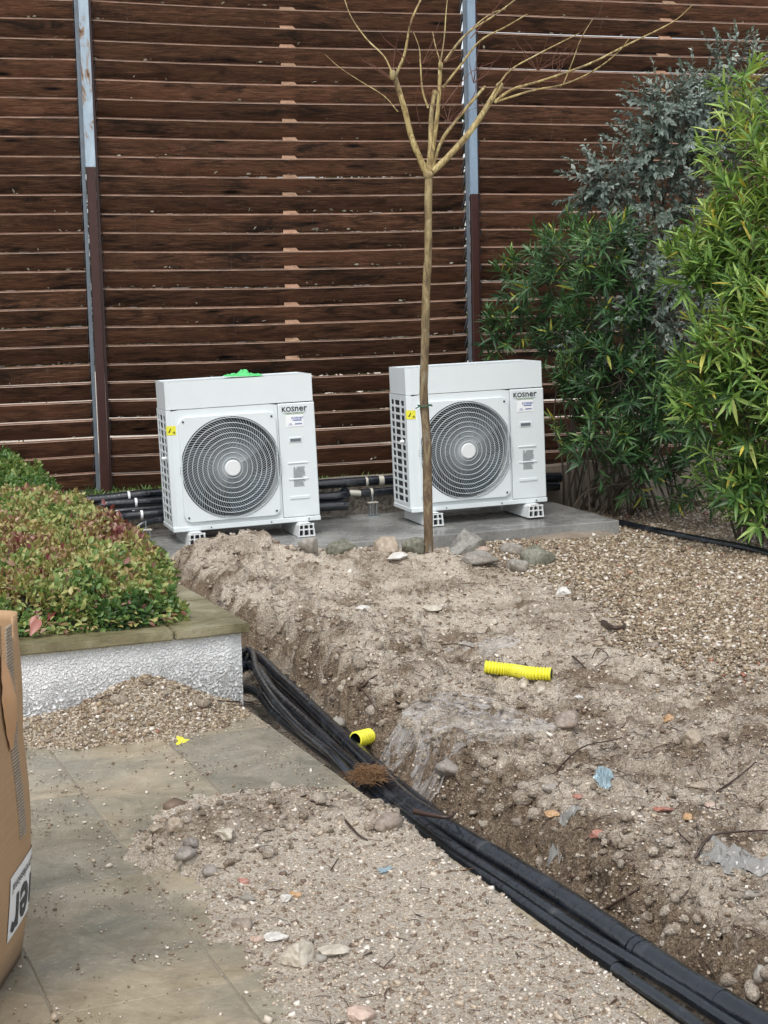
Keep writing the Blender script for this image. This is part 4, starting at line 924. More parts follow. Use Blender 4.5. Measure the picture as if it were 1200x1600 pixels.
pp = np.stack([x, y, zz], -1); PM = np.array(PLM); Pw = (PM[:3, :3] @ pp.T).T+PM[:3, 3]
vis = np.ones(len(Pw), bool)
dirs = RNG.normal(size=(len(Pw), 3)); fr = np.clip(1-e/.2, 0, 1)[:, None]
outw = np.array([eS.x*.6-eT.x*.6, eS.y*.6-eT.y*.6, 0]); dirs = dirs*.7+np.array([0, 0, .9])*(1-.6*fr)+outw*fr*.8
green = (y > 3.7+.3*np.sin(x*4)); 
szs = RNG.lognormal(math.log(.026), .28, len(Pw)).clip(.014, .055)
hedge = empty('planter_hedge', W(-1, 1, .37), (0, 0, 0), 'low hedge with green, yellow and reddish leaves filling the white planter', 'hedge', world_children=True)
def hedge_part(mask, name, mat, cap_n):
    idx = np.where(mask)[0]; me_o = leafcards(name, Pw[idx], szs[idx], mat, None, .55, dirs=dirs[idx]); 
    me = me_o.data; n_ = len(idx); base = perlin(Pw[idx, 0]*2.6, Pw[idx, 1]*2.6)*.45+.53
    if name == 'hedge_foliage':
        base = base + .12*np.clip((y[idx]-.5), 0, 1); base = base-.35*(fr[idx, 0] > .5)
    r = np.clip(base+RNG.normal(0, .15, n_)+.22*perlin(Pw[idx, 0]*9, Pw[idx, 1]*9), 0, 1); r = np.where(RNG.random(n_) < .02, .97, r)
    me.attributes['rnd'].data.foreach_set('value', np.repeat(r, 8).astype(np.float32))
    me.transform(Matrix.Translation(-WOFF[hedge.name])); me_o.parent = hedge; me_o['kind'] = 'stuff'; return me_o
hedge_part(~green, 'hedge_foliage', L['hed'], 0); hedge_part(green, 'green_foliage', L['hgr'], 0)
# dark inner twiggy mass under the leaves
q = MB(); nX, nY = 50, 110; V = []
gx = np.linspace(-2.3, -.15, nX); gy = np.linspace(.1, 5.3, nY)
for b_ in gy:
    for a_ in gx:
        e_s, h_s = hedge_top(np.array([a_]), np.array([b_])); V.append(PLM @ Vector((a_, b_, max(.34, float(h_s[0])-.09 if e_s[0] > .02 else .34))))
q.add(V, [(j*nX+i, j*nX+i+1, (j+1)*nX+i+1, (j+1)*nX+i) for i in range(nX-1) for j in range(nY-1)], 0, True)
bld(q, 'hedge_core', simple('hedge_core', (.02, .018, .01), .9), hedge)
# big red and pink leaves near the front
def leaf_template(nl=6, wid=.16, curve=.25, fold=.25):
    V = []; Fs = []
    for i in range(nl+1):
        f = i/nl; w_ = wid*.5*math.sin(PI*min(1, (f*.96+.03))**.85)**.9 if 0 < i < nl else wid*.06
        z_ = -curve*f*f
        V += [(-w_, f, z_+w_*fold*2), (0, f, z_), (w_, f, z_+w_*fold*2)]
    for i in range(nl):
        for j in range(2): Fs.append((i*3+j, i*3+j+1, i*3+j+4, i*3+j+3))
    return np.array(V, float), np.array(Fs)
LT, LFq = leaf_template(6, .15, .2)
ovate, OF = leaf_template(5, .5, .18, .2)
def obj_leaf(name, me, parent, p, d, nrm, s_, woff):
    d = Vector(d).normalized(); x_ = d.cross(Vector(nrm)).normalized(); z_ = x_.cross(d)
    o = bpy.data.objects.new(name, me); C.objects.link(o); o.parent = parent
    m4 = Matrix(((x_.x, d.x, z_.x, 0), (x_.y, d.y, z_.y, 0), (x_.z, d.z, z_.z, 0), (0, 0, 0, 1)))
    o.matrix_basis = Matrix.Translation(Vector(p)-woff) @ m4 @ Matrix.Scale(s_, 4); return o
redm = bpy.data.materials.new('x'); bpy.data.materials.remove(redm)
redleaf = M_leaf('dark_red_leaf', [(0, (.13, .02, .025)), (.5, (.25, .05, .05)), (1, (.42, .18, .14))], .35, attr=False)
mo = mesh_np('hedge_leaf', ovate, OF, redleaf, smooth=True)
rs = random.Random(4)
for (a, b) in ((55, 962), (63, 968), (58, 950), (78, 938), (92, 925), (86, 948), (70, 925), (140, 905), (95, 915), (82, 918), (108, 930)):
    p = U(a, b, .50); p = U(a, b, .47); o = obj_leaf('leaf', mo, hedge, p, (rs.uniform(-.5, .5), -1, rs.uniform(-1.2, .1)), (rs.uniform(-.3, .3), -.6, .8), rs.uniform(.06, .09), WOFF[hedge.name])
ml = mesh_np('hedge_leaf_big', ovate, OF, L['hedo'], smooth=True)
for i in range(289):      # the nearest, largest leaves of the hedge
    a_, b_ = rs.uniform(-.98, -.26), .10+rs.random()**2*.55; e_s, h_s = hedge_top(np.array([a_]), np.array([b_])); p = PLM @ Vector((a_, b_, float(h_s[0])-rs.uniform(-.01, .05)))
    if p.z < .385: p.z = .385+rs.random()*.03
    obj_leaf('leaf', ml, hedge, p, (rs.uniform(-1, 1), rs.uniform(-1, .2), rs.uniform(-.3, .6)), (rs.uniform(-.4, .4), -.3, 1), rs.uniform(.028, .045), WOFF[hedge.name])

# ------------------------------------------------------------------ shrubs
def lerp(a, b, t): return a+(b-a)*t
def shrub(name, label, cat, base, blobs, ntips, leafmat, leafobj, L0=.13, per=13, tmpl=(LT, LFq), up=.6, seed=1, stem_r=.009, spread=.25, n_obj=300, fac=1., tipup=.5, stems=26, twin=.16, hgt=0.):
    rg = np.random.default_rng(seed); rs = random.Random(seed)
    t = empty(name, base, (0, 0, 0), label, cat, world_children=True)
    vol = np.array([b[3]**2 for b in blobs]); vol = vol/vol.sum(); tips = []
    q = MB(); stem_pts = []
    ctr = [UD(b[0], b[1], b[2]) for b in blobs]
    for i in range(stems):
        bi = rg.choice(len(blobs), p=vol); c = ctr[bi]; r = blobs[bi][3]
        d = Vector(rg.normal(size=3)); d.normalize(); end = c+d*r*.5
        b0 = base+Vector((rs.uniform(-1, 1)*spread, rs.uniform(-.6, .6)*spread, -.03)); mid = lerp(b0, end, .5)+Vector((rs.uniform(-.08, .08), rs.uniform(-.08, .08), .12))
        P = catmull([b0, lerp(b0, mid, .5)+Vector((rs.uniform(-.03, .03), rs.uniform(-.03, .03), .06)), mid, end], 5); n = len(P); q.tube(P, [stem_r*(1-.6*k_/n) for k_ in range(n)], 6, 0, False); stem_pts.append(P)
    bld(q, 'stems', M['stem'], t)
    PA = []; DA = []; NA = []; SA = []; CA = []
    q = MB()
    allp = [p for P in stem_pts for p in P[8:]]; ap = np.array([tuple(p) for p in allp])
    for i in range(ntips):
        bi = rg.choice(len(blobs), p=vol); c = ctr[bi]; r = blobs[bi][3]; d = rg.normal(size=3); d /= np.linalg.norm(d); d[1] -= .35; d /= np.linalg.norm(d); rad = r*(rg.random()**.45)
        p = Vector(np.array(c)+d*rad*np.array([1, .8, 1]))
        if p.z < .12: continue
        dv = Vector(d*.8)+Vector((0, 0, tipup))+Vector(rg.normal(size=3)*.25); dv.normalize()
        j = int(np.argmin(((ap-np.array(p))**2).sum(1)+rg.random(len(ap))*.04)); s0 = allp[j]; ln = (p-s0).length
        if ln < .7: q.tube([s0, lerp(s0, p, .5)-dv*.03, p], [.004, .003, .002], 4, 0, False)
        q.tube([p-dv*.02, p+dv*twin*.9], [.003, .0015], 4, 0, False)
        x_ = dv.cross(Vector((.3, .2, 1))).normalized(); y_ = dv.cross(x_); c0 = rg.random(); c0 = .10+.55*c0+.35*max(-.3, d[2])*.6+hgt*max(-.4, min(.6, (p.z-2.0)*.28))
        for k_ in range(per):
            f = k_/per; an = k_*2.4+rg.normal()*.3; pos = p+dv*(twin*(f-.1)); open_ = 1.05-.72*f+rg.normal()*.22
            ld = dv*math.cos(open_)+(x_*math.cos(an)+y_*math.sin(an))*math.sin(open_); ld = ld+Vector((0, 0, -.12)); ld.normalize()
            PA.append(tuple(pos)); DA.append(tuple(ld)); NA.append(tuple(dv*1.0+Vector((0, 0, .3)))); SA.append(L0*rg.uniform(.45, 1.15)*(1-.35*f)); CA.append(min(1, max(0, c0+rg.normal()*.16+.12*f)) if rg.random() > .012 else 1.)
    bld(q, 'twigs', M['stem'], t)
    PA, DA, NA, SA, CA = map(np.array, (PA, DA, NA, SA, CA))
    X = np.cross(DA, NA); X /= np.linalg.norm(X, axis=1)[:, None]+1e-9; Zx = np.cross(X, DA)
    # the leaves that show largest: nearest to the eye and outermost
    score = PA[:, 1]-SA*6; order = np.argsort(score); single = order[:n_obj]; rest = order[n_obj:]
    T, TF_ = tmpl; V = (T[None, :, 0, None]*X[rest][:, None]+T[None, :, 1, None]*DA[rest][:, None]+T[None, :, 2, None]*Zx[rest][:, None])*SA[rest][:, None, None]+PA[rest][:, None]-np.array(WOFF[t.name])
    nv = len(T); Fx = (TF_[None]+nv*np.arange(len(rest))[:, None, None]).reshape(-1, 4)
    o = link('foliage', mesh_np('foliage', V, Fx, leafmat, np.repeat(CA[rest], nv), True), t); o['kind'] = 'stuff'
    me = mesh_np('leaf', T, TF_, leafobj, smooth=True)
    for i in single: obj_leaf('leaf', me, t, PA[i], DA[i], NA[i], SA[i], WOFF[t.name])
    return t
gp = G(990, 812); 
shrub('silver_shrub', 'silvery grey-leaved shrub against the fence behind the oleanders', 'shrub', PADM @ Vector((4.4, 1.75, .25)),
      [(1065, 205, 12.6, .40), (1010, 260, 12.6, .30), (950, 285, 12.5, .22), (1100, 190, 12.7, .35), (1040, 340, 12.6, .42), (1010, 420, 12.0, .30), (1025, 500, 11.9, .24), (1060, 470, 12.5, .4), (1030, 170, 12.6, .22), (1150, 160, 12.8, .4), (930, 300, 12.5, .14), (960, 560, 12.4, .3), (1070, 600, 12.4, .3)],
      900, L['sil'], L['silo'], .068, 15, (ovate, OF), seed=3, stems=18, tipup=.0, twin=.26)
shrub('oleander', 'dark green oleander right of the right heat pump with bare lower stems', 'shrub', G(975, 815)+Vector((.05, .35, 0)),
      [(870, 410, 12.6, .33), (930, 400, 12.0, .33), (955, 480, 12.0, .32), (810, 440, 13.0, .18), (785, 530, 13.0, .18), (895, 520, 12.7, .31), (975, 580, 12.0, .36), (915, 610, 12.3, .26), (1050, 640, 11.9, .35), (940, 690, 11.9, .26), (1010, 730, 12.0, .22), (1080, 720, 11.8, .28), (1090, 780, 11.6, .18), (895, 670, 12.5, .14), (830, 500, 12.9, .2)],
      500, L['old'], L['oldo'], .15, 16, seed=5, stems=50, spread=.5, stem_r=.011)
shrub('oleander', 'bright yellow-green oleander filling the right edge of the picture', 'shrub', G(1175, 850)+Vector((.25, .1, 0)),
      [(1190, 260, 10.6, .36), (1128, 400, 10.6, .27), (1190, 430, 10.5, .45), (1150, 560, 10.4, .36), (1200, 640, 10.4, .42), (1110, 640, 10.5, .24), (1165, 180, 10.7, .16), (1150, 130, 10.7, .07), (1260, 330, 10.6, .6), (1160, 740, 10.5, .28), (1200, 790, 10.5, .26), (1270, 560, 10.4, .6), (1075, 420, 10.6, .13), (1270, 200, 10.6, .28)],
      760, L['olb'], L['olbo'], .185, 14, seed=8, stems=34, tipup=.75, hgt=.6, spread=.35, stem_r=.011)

# ------------------------------------------------------------------ young pollarded tree
tb = G(670, 864); TY = tb.y
tree = empty('young_tree', (tb.x, tb.y, tb.z), (0, 0, 0), 'slim bare young tree with yellow cut-back limbs in front of the right heat pump', 'tree', world_children=True)
rs = random.Random(12)
def branch(pts, r0, r1, name, mat, dy=0., seg=9, bend=0.):
    n = len(pts); P = []
    for i, (a, b) in enumerate(pts): P.append(UD(a, b, TY+dy*(i/(max(1, n-1)))+bend))
    P = catmull(P, 6); k_ = len(P); q = MB(); q.tube(P, [lerp(r0, r1, i/(k_-1))*(1+.10*mnoise.noise(p*20)) for i, p in enumerate(P)], seg); return bld(q, name, mat, tree), P
r_ = .5*14.5/2500*TY
tr_pts = [(670, 862), (668, 760), (667, 690), (662, 615), (664, 540), (666, 450), (669, 397), (669, 330), (670, 268)]
branch(tr_pts, r_*1.05, r_*.78, 'trunk', M['bark'], seg=14)
px2r = TY/2500*.5*.86
for pts, a, b, dy in [([(669, 276), (657, 250), (643, 215), (632, 170), (618, 125), (613, 113)], 12, 9, -.1), ([(669, 270), (673, 225), (674, 180), (679, 142)], 10, 8, .1), ([(672, 268), (681, 200), (686, 150), (688, 98)], 8, 7, -.05), ([(675, 268), (700, 245), (735, 205), (765, 160), (783, 130)], 12, 10, .15)]:
    branch(pts, a*px2r, b*px2r, 'limb', M['limb'], dy)
thin = [([(617, 120), (632, 85), (642, 35), (662, -10)], 6, 3), ([(613, 115), (600, 88), (572, 60), (548, 25), (535, -12)], 3.5, 1.6), ([(675, 262), (690, 220), (715, 185), (745, 150), (758, 135)], 7, 5),
        ([(775, 158), (800, 140), (850, 125), (920, 100), (980, 70), (1050, 35), (1082, 8)], 6, 1.6), ([(773, 160), (830, 142), (880, 132), (925, 112), (962, 85), (985, 58)], 4.5, 1.4), ([(770, 150), (795, 112), (840, 85), (905, 52)], 4, 1.5),
        ([(692, 137), (722, 99), (750, 64), (790, 42), (824, 22)], 4.5, 1.8), ([(695, 96), (727, 55), (774, 23), (812, -6)], 5, 2), ([(697, 92), (715, 68), (745, 38), (770, 20), (790, 14)], 3.5, 1.5), ([(669, 169), (660, 140), (657, 100), (655, 75), (646, 50)], 4, 1.5),
        ([(622, 175), (600, 150), (560, 125), (530, 105), (508, 85)], 2.4, 1), ([(688, 100), (694, 60), (697, 20), (700, -10)], 3, 1.6), ([(640, 100), (620, 78), (600, 60), (592, 45)], 2, .9), ([(880, 132), (895, 95), (908, 60), (926, 30)], 2.2, 1), ([(870, 108), (890, 85), (915, 50)], 1.8, .8),
        ([(690, 170), (720, 130), (740, 110), (775, 95)], 2, .9), ([(760, 150), (790, 120), (805, 80)], 1.8, .8), ([(700, 200), (740, 150), (742, 120)], 2, .9), ([(657, 200), (650, 150), (668, 110), (675, 90)], 1.8, .8), ([(850, 128), (900, 125), (935, 112)], 1.6, .8),
        ([(645, 50), (640, 35), (655, 0)], 1.6, .9), ([(735, 60), (760, 30), (785, 0)], 1.8, 1.), ([(688, 98), (680, 70), (676, 50)], 2.5, 1.2), ([(905, 52), (918, 40), (922, 25)], 1.4, .8)]
for pts, a, b in thin: branch(pts, a*px2r, b*px2r, 'branch', M['limb'] if a > 2.1 else M['redtwig'], rs.uniform(-.35, .35), 6)
for i in range(48):
    sx, sy = rs.choice([(690, 100), (780, 150), (620, 130), (700, 190), (660, 100), (840, 110), (740, 130), (870, 125)]); a = rs.uniform(-2.6, -.4); ln = rs.uniform(30, 80)
    pts = [(sx, sy), (sx+math.cos(a)*ln*.5+rs.uniform(-8, 8), sy+math.sin(a)*ln*.5), (sx+math.cos(a)*ln, sy+math.sin(a)*ln)]; branch(pts, 1.2*px2r, .5*px2r, 'twig', M['redtwig'], rs.uniform(-.2, .2), 4)
for (a, b, r0, dy) in ((613, 115, 9, -.1), (679, 146, 8, .1), (780, 135, 11, .15), (669, 272, 15, 0), (688, 102, 7, -.05)):
    c_ = UD(a, b, TY+dy); q = MB(); q.tube([c_+Vector((0, 0, -.035)), c_+Vector((0, 0, -.02)), c_+Vector((.002, 0, .0)), c_+Vector((0, .002, .014)), c_+Vector((0, 0, .022))], [r0*px2r*.6, r0*px2r*1.15, r0*px2r*1.3, r0*px2r*1.1, r0*px2r*.6], 10); bld(q, 'knot', M['bark'], tree)
q = MB(); c_ = UD(664, 634, TY); P = [c_+Vector((.043*math.cos(k_/16*2*PI), .043*math.sin(k_/16*2*PI), .004*math.sin(k_))) for k_ in range(17)]; q.tube(P, .005, 6); q.tube([c_+Vector((-.03, -.04, 0)), c_+Vector((-.06, -.05, -.012))], .004, 5); bld(q, 'tree_tie', simple('green_tie', (.02, .10, .05), .5), tree)

# ------------------------------------------------------------------ stones
def rock(px, py, wpx, kind, label, hf=.7, seed=0, facet=.35, bury=.3, name='stone', cat='stone', yaw=None, lift=0, zz=None, res=3, group=None, wid=.8, hpx=None):
    p = G(px, py) if zz is None else U(px, py, zz); D = p.y; w_ = wpx/2500*D
    bm = bmesh.new(); bmesh.ops.create_icosphere(bm, subdivisions=res, radius=.5); rs = random.Random(seed*13+int(px)); sv = Vector((rs.uniform(0, 50), rs.uniform(0, 50), rs.uniform(0, 50)))
    pl_ = [(Vector((rs.gauss(0, 1), rs.gauss(0, 1), rs.gauss(0, 1))).normalized(), rs.uniform(.27, .43)) for _ in range(16)]
    for v in bm.verts:
        c = v.co.copy()
        for n_, d_ in pl_:
            k_ = c.dot(n_)-d_
            if k_ > 0: c -= n_*k_*min(1, facet*2)
        c *= 1+.22*mnoise.noise(c*2.2+sv)+.13*mnoise.noise(c*6+sv)+.06*mnoise.noise(c*15+sv); v.co = c
    mx = [max(abs(v.co[i]) for v in bm.verts) for i in range(3)]
    dims = (w_/2, w_/2*wid, w_*hf/2)
    for v in bm.verts: v.co = Vector([v.co[i]/mx[i]*dims[i] for i in range(3)])
    bmesh.ops.rotate(bm, verts=bm.verts, cent=(0, 0, 0), matrix=Matrix.Rotation(yaw if yaw is not None else rs.uniform(-.4, .4), 3, 'Z') @ Matrix.Rotation(rs.uniform(-.15, .15), 3, 'X'))
    me = bpy.data.meshes.new(name); bm.to_mesh(me); bm.free(); me.materials.append(RK[kind])
    me.polygons.foreach_set('use_smooth', [facet < .5]*len(me.polygons)); me.update()
    o = link(name, me, None, p+Vector((0, 0, dims[2]*(1-2*bury)+lift))); tag(o, label, cat, group); return o
rocks = [
 (483, 862, 42, 'grey', 'grey-green rock against the right foot of the left heat pump', .85), (532, 862, 64, 'moss', 'long flat olive rock in the row before the pad', .42), (603, 863, 54, 'tan', 'tan angular boulder in the row left of the tree', .62),
 (645, 862, 46, 'moss', 'rounded mossy rock touching the tree trunk on its left', .7), (622, 874, 40, 'white', 'flat whitish stone below the tan boulder', .4), (733, 862, 84, 'dark', 'dark pointed lichen-spotted rock just right of the tree', .62), (797, 864, 52, 'grey', 'pale grey rock between the pointed rock and the mossy boulder', .45),
 (752, 862, 40, 'pink', 'small flat pinkish stone in front of the pointed rock', .35), (750, 880, 70, 'grey', 'long flat grey-green stone in front of the dark rocks', .34), (806, 892, 46, 'grey', 'squat grey stone left of the big mossy boulder', .7), (840, 882, 66, 'moss', 'big mossy boulder at the right end of the rock group', .62),
 (881, 930, 27, 'white', 'white angular stone on the soil below the mossy boulder', .7), (845, 1082, 17, 'cream', 'small cream stone right below the yellow conduit', .7), (905, 1094, 17, 'white', 'small white stone between conduit and brown stone', .55), (884, 1140, 44, 'brown', 'brown rounded stone standing up below the yellow conduit', .95),
 (1080, 1165, 40, 'tan', 'blocky tan stone at the right of the dug soil', .85), (1092, 1233, 36, 'tan', 'tan stone with a pale broken face', .55), (1097, 1250, 18, 'white', 'small white stone under the broken tan stone', .5), (932, 1317, 24, 'red', 'orange-red brick fragment in the middle of the right soil', .8), (860, 1242, 30, 'grey', 'pale grey jagged stone above the brick fragments', .6),
 (607, 1293, 52, 'brown', 'brown-grey rock lying against the pipes on the paving side', .7), (468, 1505, 64, 'cream', 'largest rounded cream stone on the patio spill', .85), (525, 1493, 62, 'cream', 'long pale splinter stone touching the large cream stone', .28), (380, 1450, 42, 'brown', 'brown stone up-left of the large cream stone', .6),
 (403, 1473, 26, 'pink', 'small pinkish stone left of the white flake', .6), (432, 1472, 42, 'white', 'flat white triangular flake beside the pinkish stone', .3), (353, 1308, 40, 'cream', 'cream stone on the top of the patio heap', .55), (276, 1304, 30, 'tan', 'upright yellowish stone at the left end of the heap', 1.05),
 (247, 1304, 28, 'tan', 'small orange-tan stone at the left rim of the heap', .75), (230, 1334, 28, 'tan', 'pinkish tan stone lowest at the left rim of the heap', .6), (290, 1352, 40, 'clod', 'grey clod at the left foot of the heap', .7), (327, 1370, 34, 'clod', 'grey clod at the lower foot of the heap', .7), (300, 1325, 30, 'clod', 'grey clod high on the left of the heap', .7),
 (562, 1597, 54, 'pink', 'pinkish orange stone at the bottom edge of the picture', .65), (565, 955, 30, 'white', 'white flake lying on the upper soil left of centre', .4), (520, 866, 20, 'white', 'bright white pebble behind the mound crest', .55), (862, 1276, 26, 'orange', 'small orange stone under the pale grey jagged one', .45),
 (1073, 1285, 22, 'orange', 'small ochre stone on the right soil near the reddish patch', .55), (1172, 1406, 30, 'grey', 'grey stone near the right edge above the trench bank', .5), (381, 1382, 20, 'red', 'small red brick bit below the heap', .6), (446, 1412, 24, 'white', 'small white stone right of the red brick bit', .55), (462, 1402, 22, 'orange', 'small brown-orange stone beside the small white stone', .6),
 (420, 1412, 22, 'cream', 'little cream stone between red brick bit and white stone', .5), (385, 1408, 30, 'grey', 'grey flat stone under the red brick bit', .45), (1043, 1130, 22, 'orange', 'yellow-orange lump up-left of the blocky tan stone', .7), (500, 1500, 24, 'grey', 'bluish grey chip at the foot of the large cream stone', .6), (1192, 1540, 36, 'grey', 'grey lump at the right edge beside the pipes', 1.),
 (1035, 1268, 40, 'red', 'flat reddish stone patch on the right soil', .25), (1108, 1262, 30, 'pink', 'pale pink stone near the right border of the soil', .35), (904, 1252, 20, 'red', 'tiny red brick chip right of the grey jagged stone', .5), (675, 952, 34, 'cream', 'pale half-buried stone in the upper soil', .3), (680, 958, 1, None, '', 0), (770, 975, 22, 'cream', 'small pale stone in the middle of the upper soil', .4),
 (500, 880, 22, 'cream', 'little cream stone on the mound beside the rocks', .5), (1020, 1012, 26, 'brown', 'brown stone at the gravel border right of the conduit', .6), (935, 1010, 20, 'tan', 'tiny tan stone below the dark root clump', .6), (810, 1295, 30, 'brown', 'dark brown clod at the top of the trench bank', .6), (700, 1215, 46, 'clod', 'big soil clod hanging over the trench', .7), (395, 1435, 1, None, '', 0), (345, 1405, 1, None, '', 0)]
for i, rk in enumerate(rocks):
    if rk[3] is None: continue
    px, py, wp, kd, lab, hf = rk; hf = hf*1.15 if py < 900 else hf; wp = wp*.88 if py < 900 else wp; rock(px, py, wp, kd, lab, hf, seed=i, facet=.42 if kd in ('moss', 'grey', 'brown', 'clod') else .5)
rock(529, 1130, 30, 'grey', 'pale grey stone in the trench left of the yellow stub', .7, zz=-.06, lift=-.01)
# soil clods: irregular lumps too many to count
P = []; SZ = []
x, y = sample(12000, 0, 0, 3.4, 11, 1.1); z, gv = ghv(x, y); s_ = (x-E0.x)*eS.x+(y-E0.y)*eS.y; t_ = (x-E0.x)*eT.x+(y-E0.y)*eT.y
tp_ = np.interp(t_, BK[:, 0], BK[:, 1]); ok = keep_ground(x, y, z) & (((s_ > tp_-.12) & (RNG.random(len(x)) < np.exp(-((s_-tp_)/.35)**2)*.9+.12)) | ((s_ < 0) & (z > .035) & (RNG.random(len(x)) < .95))) & (gv < .4)
bm = bmesh.new(); bmesh.ops.create_icosphere(bm, subdivisions=2, radius=.5); bv = np.array([v.co[:] for v in bm.verts]); bf = np.array([[v.index for v in f.verts] for f in bm.faces]); bm.free()
x, y, z = x[ok], y[ok], z[ok]; n = len(x); sz = RNG.lognormal(math.log(.017), .5, n).clip(.006, .06)
V = bv[None]*(1+RNG.normal(0, .13, (n, len(bv), 1))); V = V*np.stack([RNG.uniform(.8, 1.4, n), RNG.uniform(.8, 1.2, n), RNG.uniform(.6, .95, n)], -1)[:, None]*sz[:, None, None]; V = np.einsum('nij,nkj->nki', rotmats(n), V)+np.stack([x, y, z+sz*.12], -1)[:, None]
o = link('soil_clods', mesh_np('soil_clods', V, (bf[None]+len(bv)*np.arange(n)[:, None, None]).reshape(-1, 3), M['dirt'], {'dark': np.repeat(RNG.uniform(.1, .8, n), len(bv))})); tag(o, 'crumbly soil clods along the trench bank and on the heap', 'soil', kind='stuff')

# ------------------------------------------------------------------ yellow conduit, litter
def conduit(P, r, name, label, ribs=7, hollow=True):
    P = catmull(P, 10); ln = sum((P[i+1]-P[i]).length for i in range(len(P)-1)); n = int(ln/.0135); pts = []; rr = []
    def at(s):
        a = 0
        for i in range(len(P)-1):
            d = (P[i+1]-P[i]).length
            if a+d >= s: return lerp(P[i], P[i+1], (s-a)/d)
            a += d
        return P[-1]
    for k_ in range(n):
        for f, q_ in ((0, .80), (.3, 1), (.7, 1)): pts.append(at((k_+f)/n*ln)); rr.append(r*q_)
    pts.append(at(ln)); rr.append(r*.9); q = MB().tube(pts, rr, 18, 0, False, False)
    q.tube(pts[::6]+[pts[-1]], r*.78, 14, 1, False)
    t = q.build(name, [M['yellow'], M['dark']]); tag(t, label, 'conduit', 'yellow corrugated conduit pieces'); return t
a = G(757, 1052); b = G(862, 1062); m1 = G(800, 1056); m2 = G(825, 1062); r = .5*21/2500*a.y
conduit([p+Vector((0, 0, r*.75)) for p in (a, m1, m2, b)], r, 'corrugated_conduit', 'long piece of yellow corrugated conduit lying on the soil')
c_ = U(560, 1154, -.01); c2 = c_+Vector((-.012, -.03, .004)); c3 = c_+Vector((.045, .05, -.004)); r = .5*26/2500*c_.y
conduit([c2, lerp(c2, c3, .5), c3], r, 'corrugated_conduit', 'short yellow conduit stub sticking out of the trench bank')
def crumple(name, px, py, wx, wy, hz, mat, label, cat, seed=0, n=18, zf=None, irr=.3, fr=7, kind=None, sm=0):
    p = G(px, py) if zf is None else U(px, py, zf); V = []; rs = random.Random(seed); sv = Vector((seed*3.3, 0, 0))
    for j in range(n+1):
        for i in range(n+1):
            u, v = 2*i/n-1, 2*j/n-1; a = math.atan2(v, u); m_ = max(abs(u), abs(v)); R_ = m_*(1+irr*mnoise.noise(Vector((math.cos(a)*1.5, math.sin(a)*1.5, seed)))*2)
            x_, y_ = math.cos(a)*R_*wx/2, math.sin(a)*R_*wy/2
            g = gh(p.x+x_, p.y+y_) if zf is None else p.z
            if sm: g = max(g, (g+sum(gh(p.x+x_+sm*a_, p.y+y_+sm*b_) for a_, b_ in ((1, 0), (-1, 0), (0, 1), (0, -1), (.7, .7), (-.7, -.7), (.7, -.7), (-.7, .7))))/9+.006)
            nz = abs(mnoise.noise(Vector((u*fr*.3, v*fr*.3, seed))))+.5*abs(mnoise.noise(Vector((u*fr*.8, v*fr*.8, seed+9)))); V.append((p.x+x_, p.y+y_, g+.005+hz*nz*(1.15-m_**2)))
    q = MB().add(V, [(j*(n+1)+i, j*(n+1)+i+1, (j+1)*(n+1)+i+1, (j+1)*(n+1)+i) for i in range(n) for j in range(n)], 0, False); o = q.build(name, mat); tag(o, label, cat, kind=kind); return o
crumple('plastic_scrap', 943, 1222, .062, .062, .045, M['foil'], 'crumpled blue-grey plastic wrapper on the right soil', 'litter', 2)
crumple('plastic_sheet', 1150, 1340, .22, .26, .03, M['greyfilm'], 'torn wrinkled grey plastic sheet near the right edge', 'litter', 4, 26)
crumple('plastic_sheet', 745, 1118, .80, .62, .003, M['film'], 'thin whitish plastic film stretched over the wet soil in the middle', 'litter', 6, 60, irr=.35, fr=16, sm=.05)
crumple('plastic_sheet', 760, 1012, .30, .25, .004, M['film'], 'small whitish film patch on the soil above the conduit', 'litter', 7, 30, irr=.4, fr=14)
crumple('tape_scrap', 285, 1163, .07, .085, .012, M['yellow'], 'torn yellow plastic scrap at the edge of the wet slabs', 'litter', 8, 12, irr=.6)
crumple('plastic_scrap', 600, 1365, .035, .05, .005, M['foil'], 'faded pale blue plastic shred on the sand spill', 'litter', 11, 12, irr=.5)
crumple('plastic_scrap', 880, 1290, .09, .09, .04, M['greyfilm'], 'small dark grey film scrap right of the orange stones', 'litter', 12, 14, irr=.5)
# coir clump on the pipes
c_ = U(575, 1214, .0); q = MB(); rs = random.Random(3)
for i in range(620):
    th, ph = rs.uniform(0, 2*PI), rs.uniform(0, PI); d = Vector((math.cos(th)*math.sin(ph)*.075, math.sin(th)*math.sin(ph)*.10, abs(math.cos(ph))*.03)); p0 = c_+d*rs.uniform(.4, 1); v1 = Vector((rs.uniform(-1, 1), rs.uniform(-1, 1), rs.uniform(-.3, .5)))*.03
    q.tube([p0, p0+v1, p0+v1*1.7+Vector((rs.uniform(-.01, .01), rs.uniform(-.01, .01), -.008))], .0011, 3, 0, False)
tag(q.build('coir_clump', M['fibre']), 'brown fibrous root clump lying across the trench pipes', 'root clump')
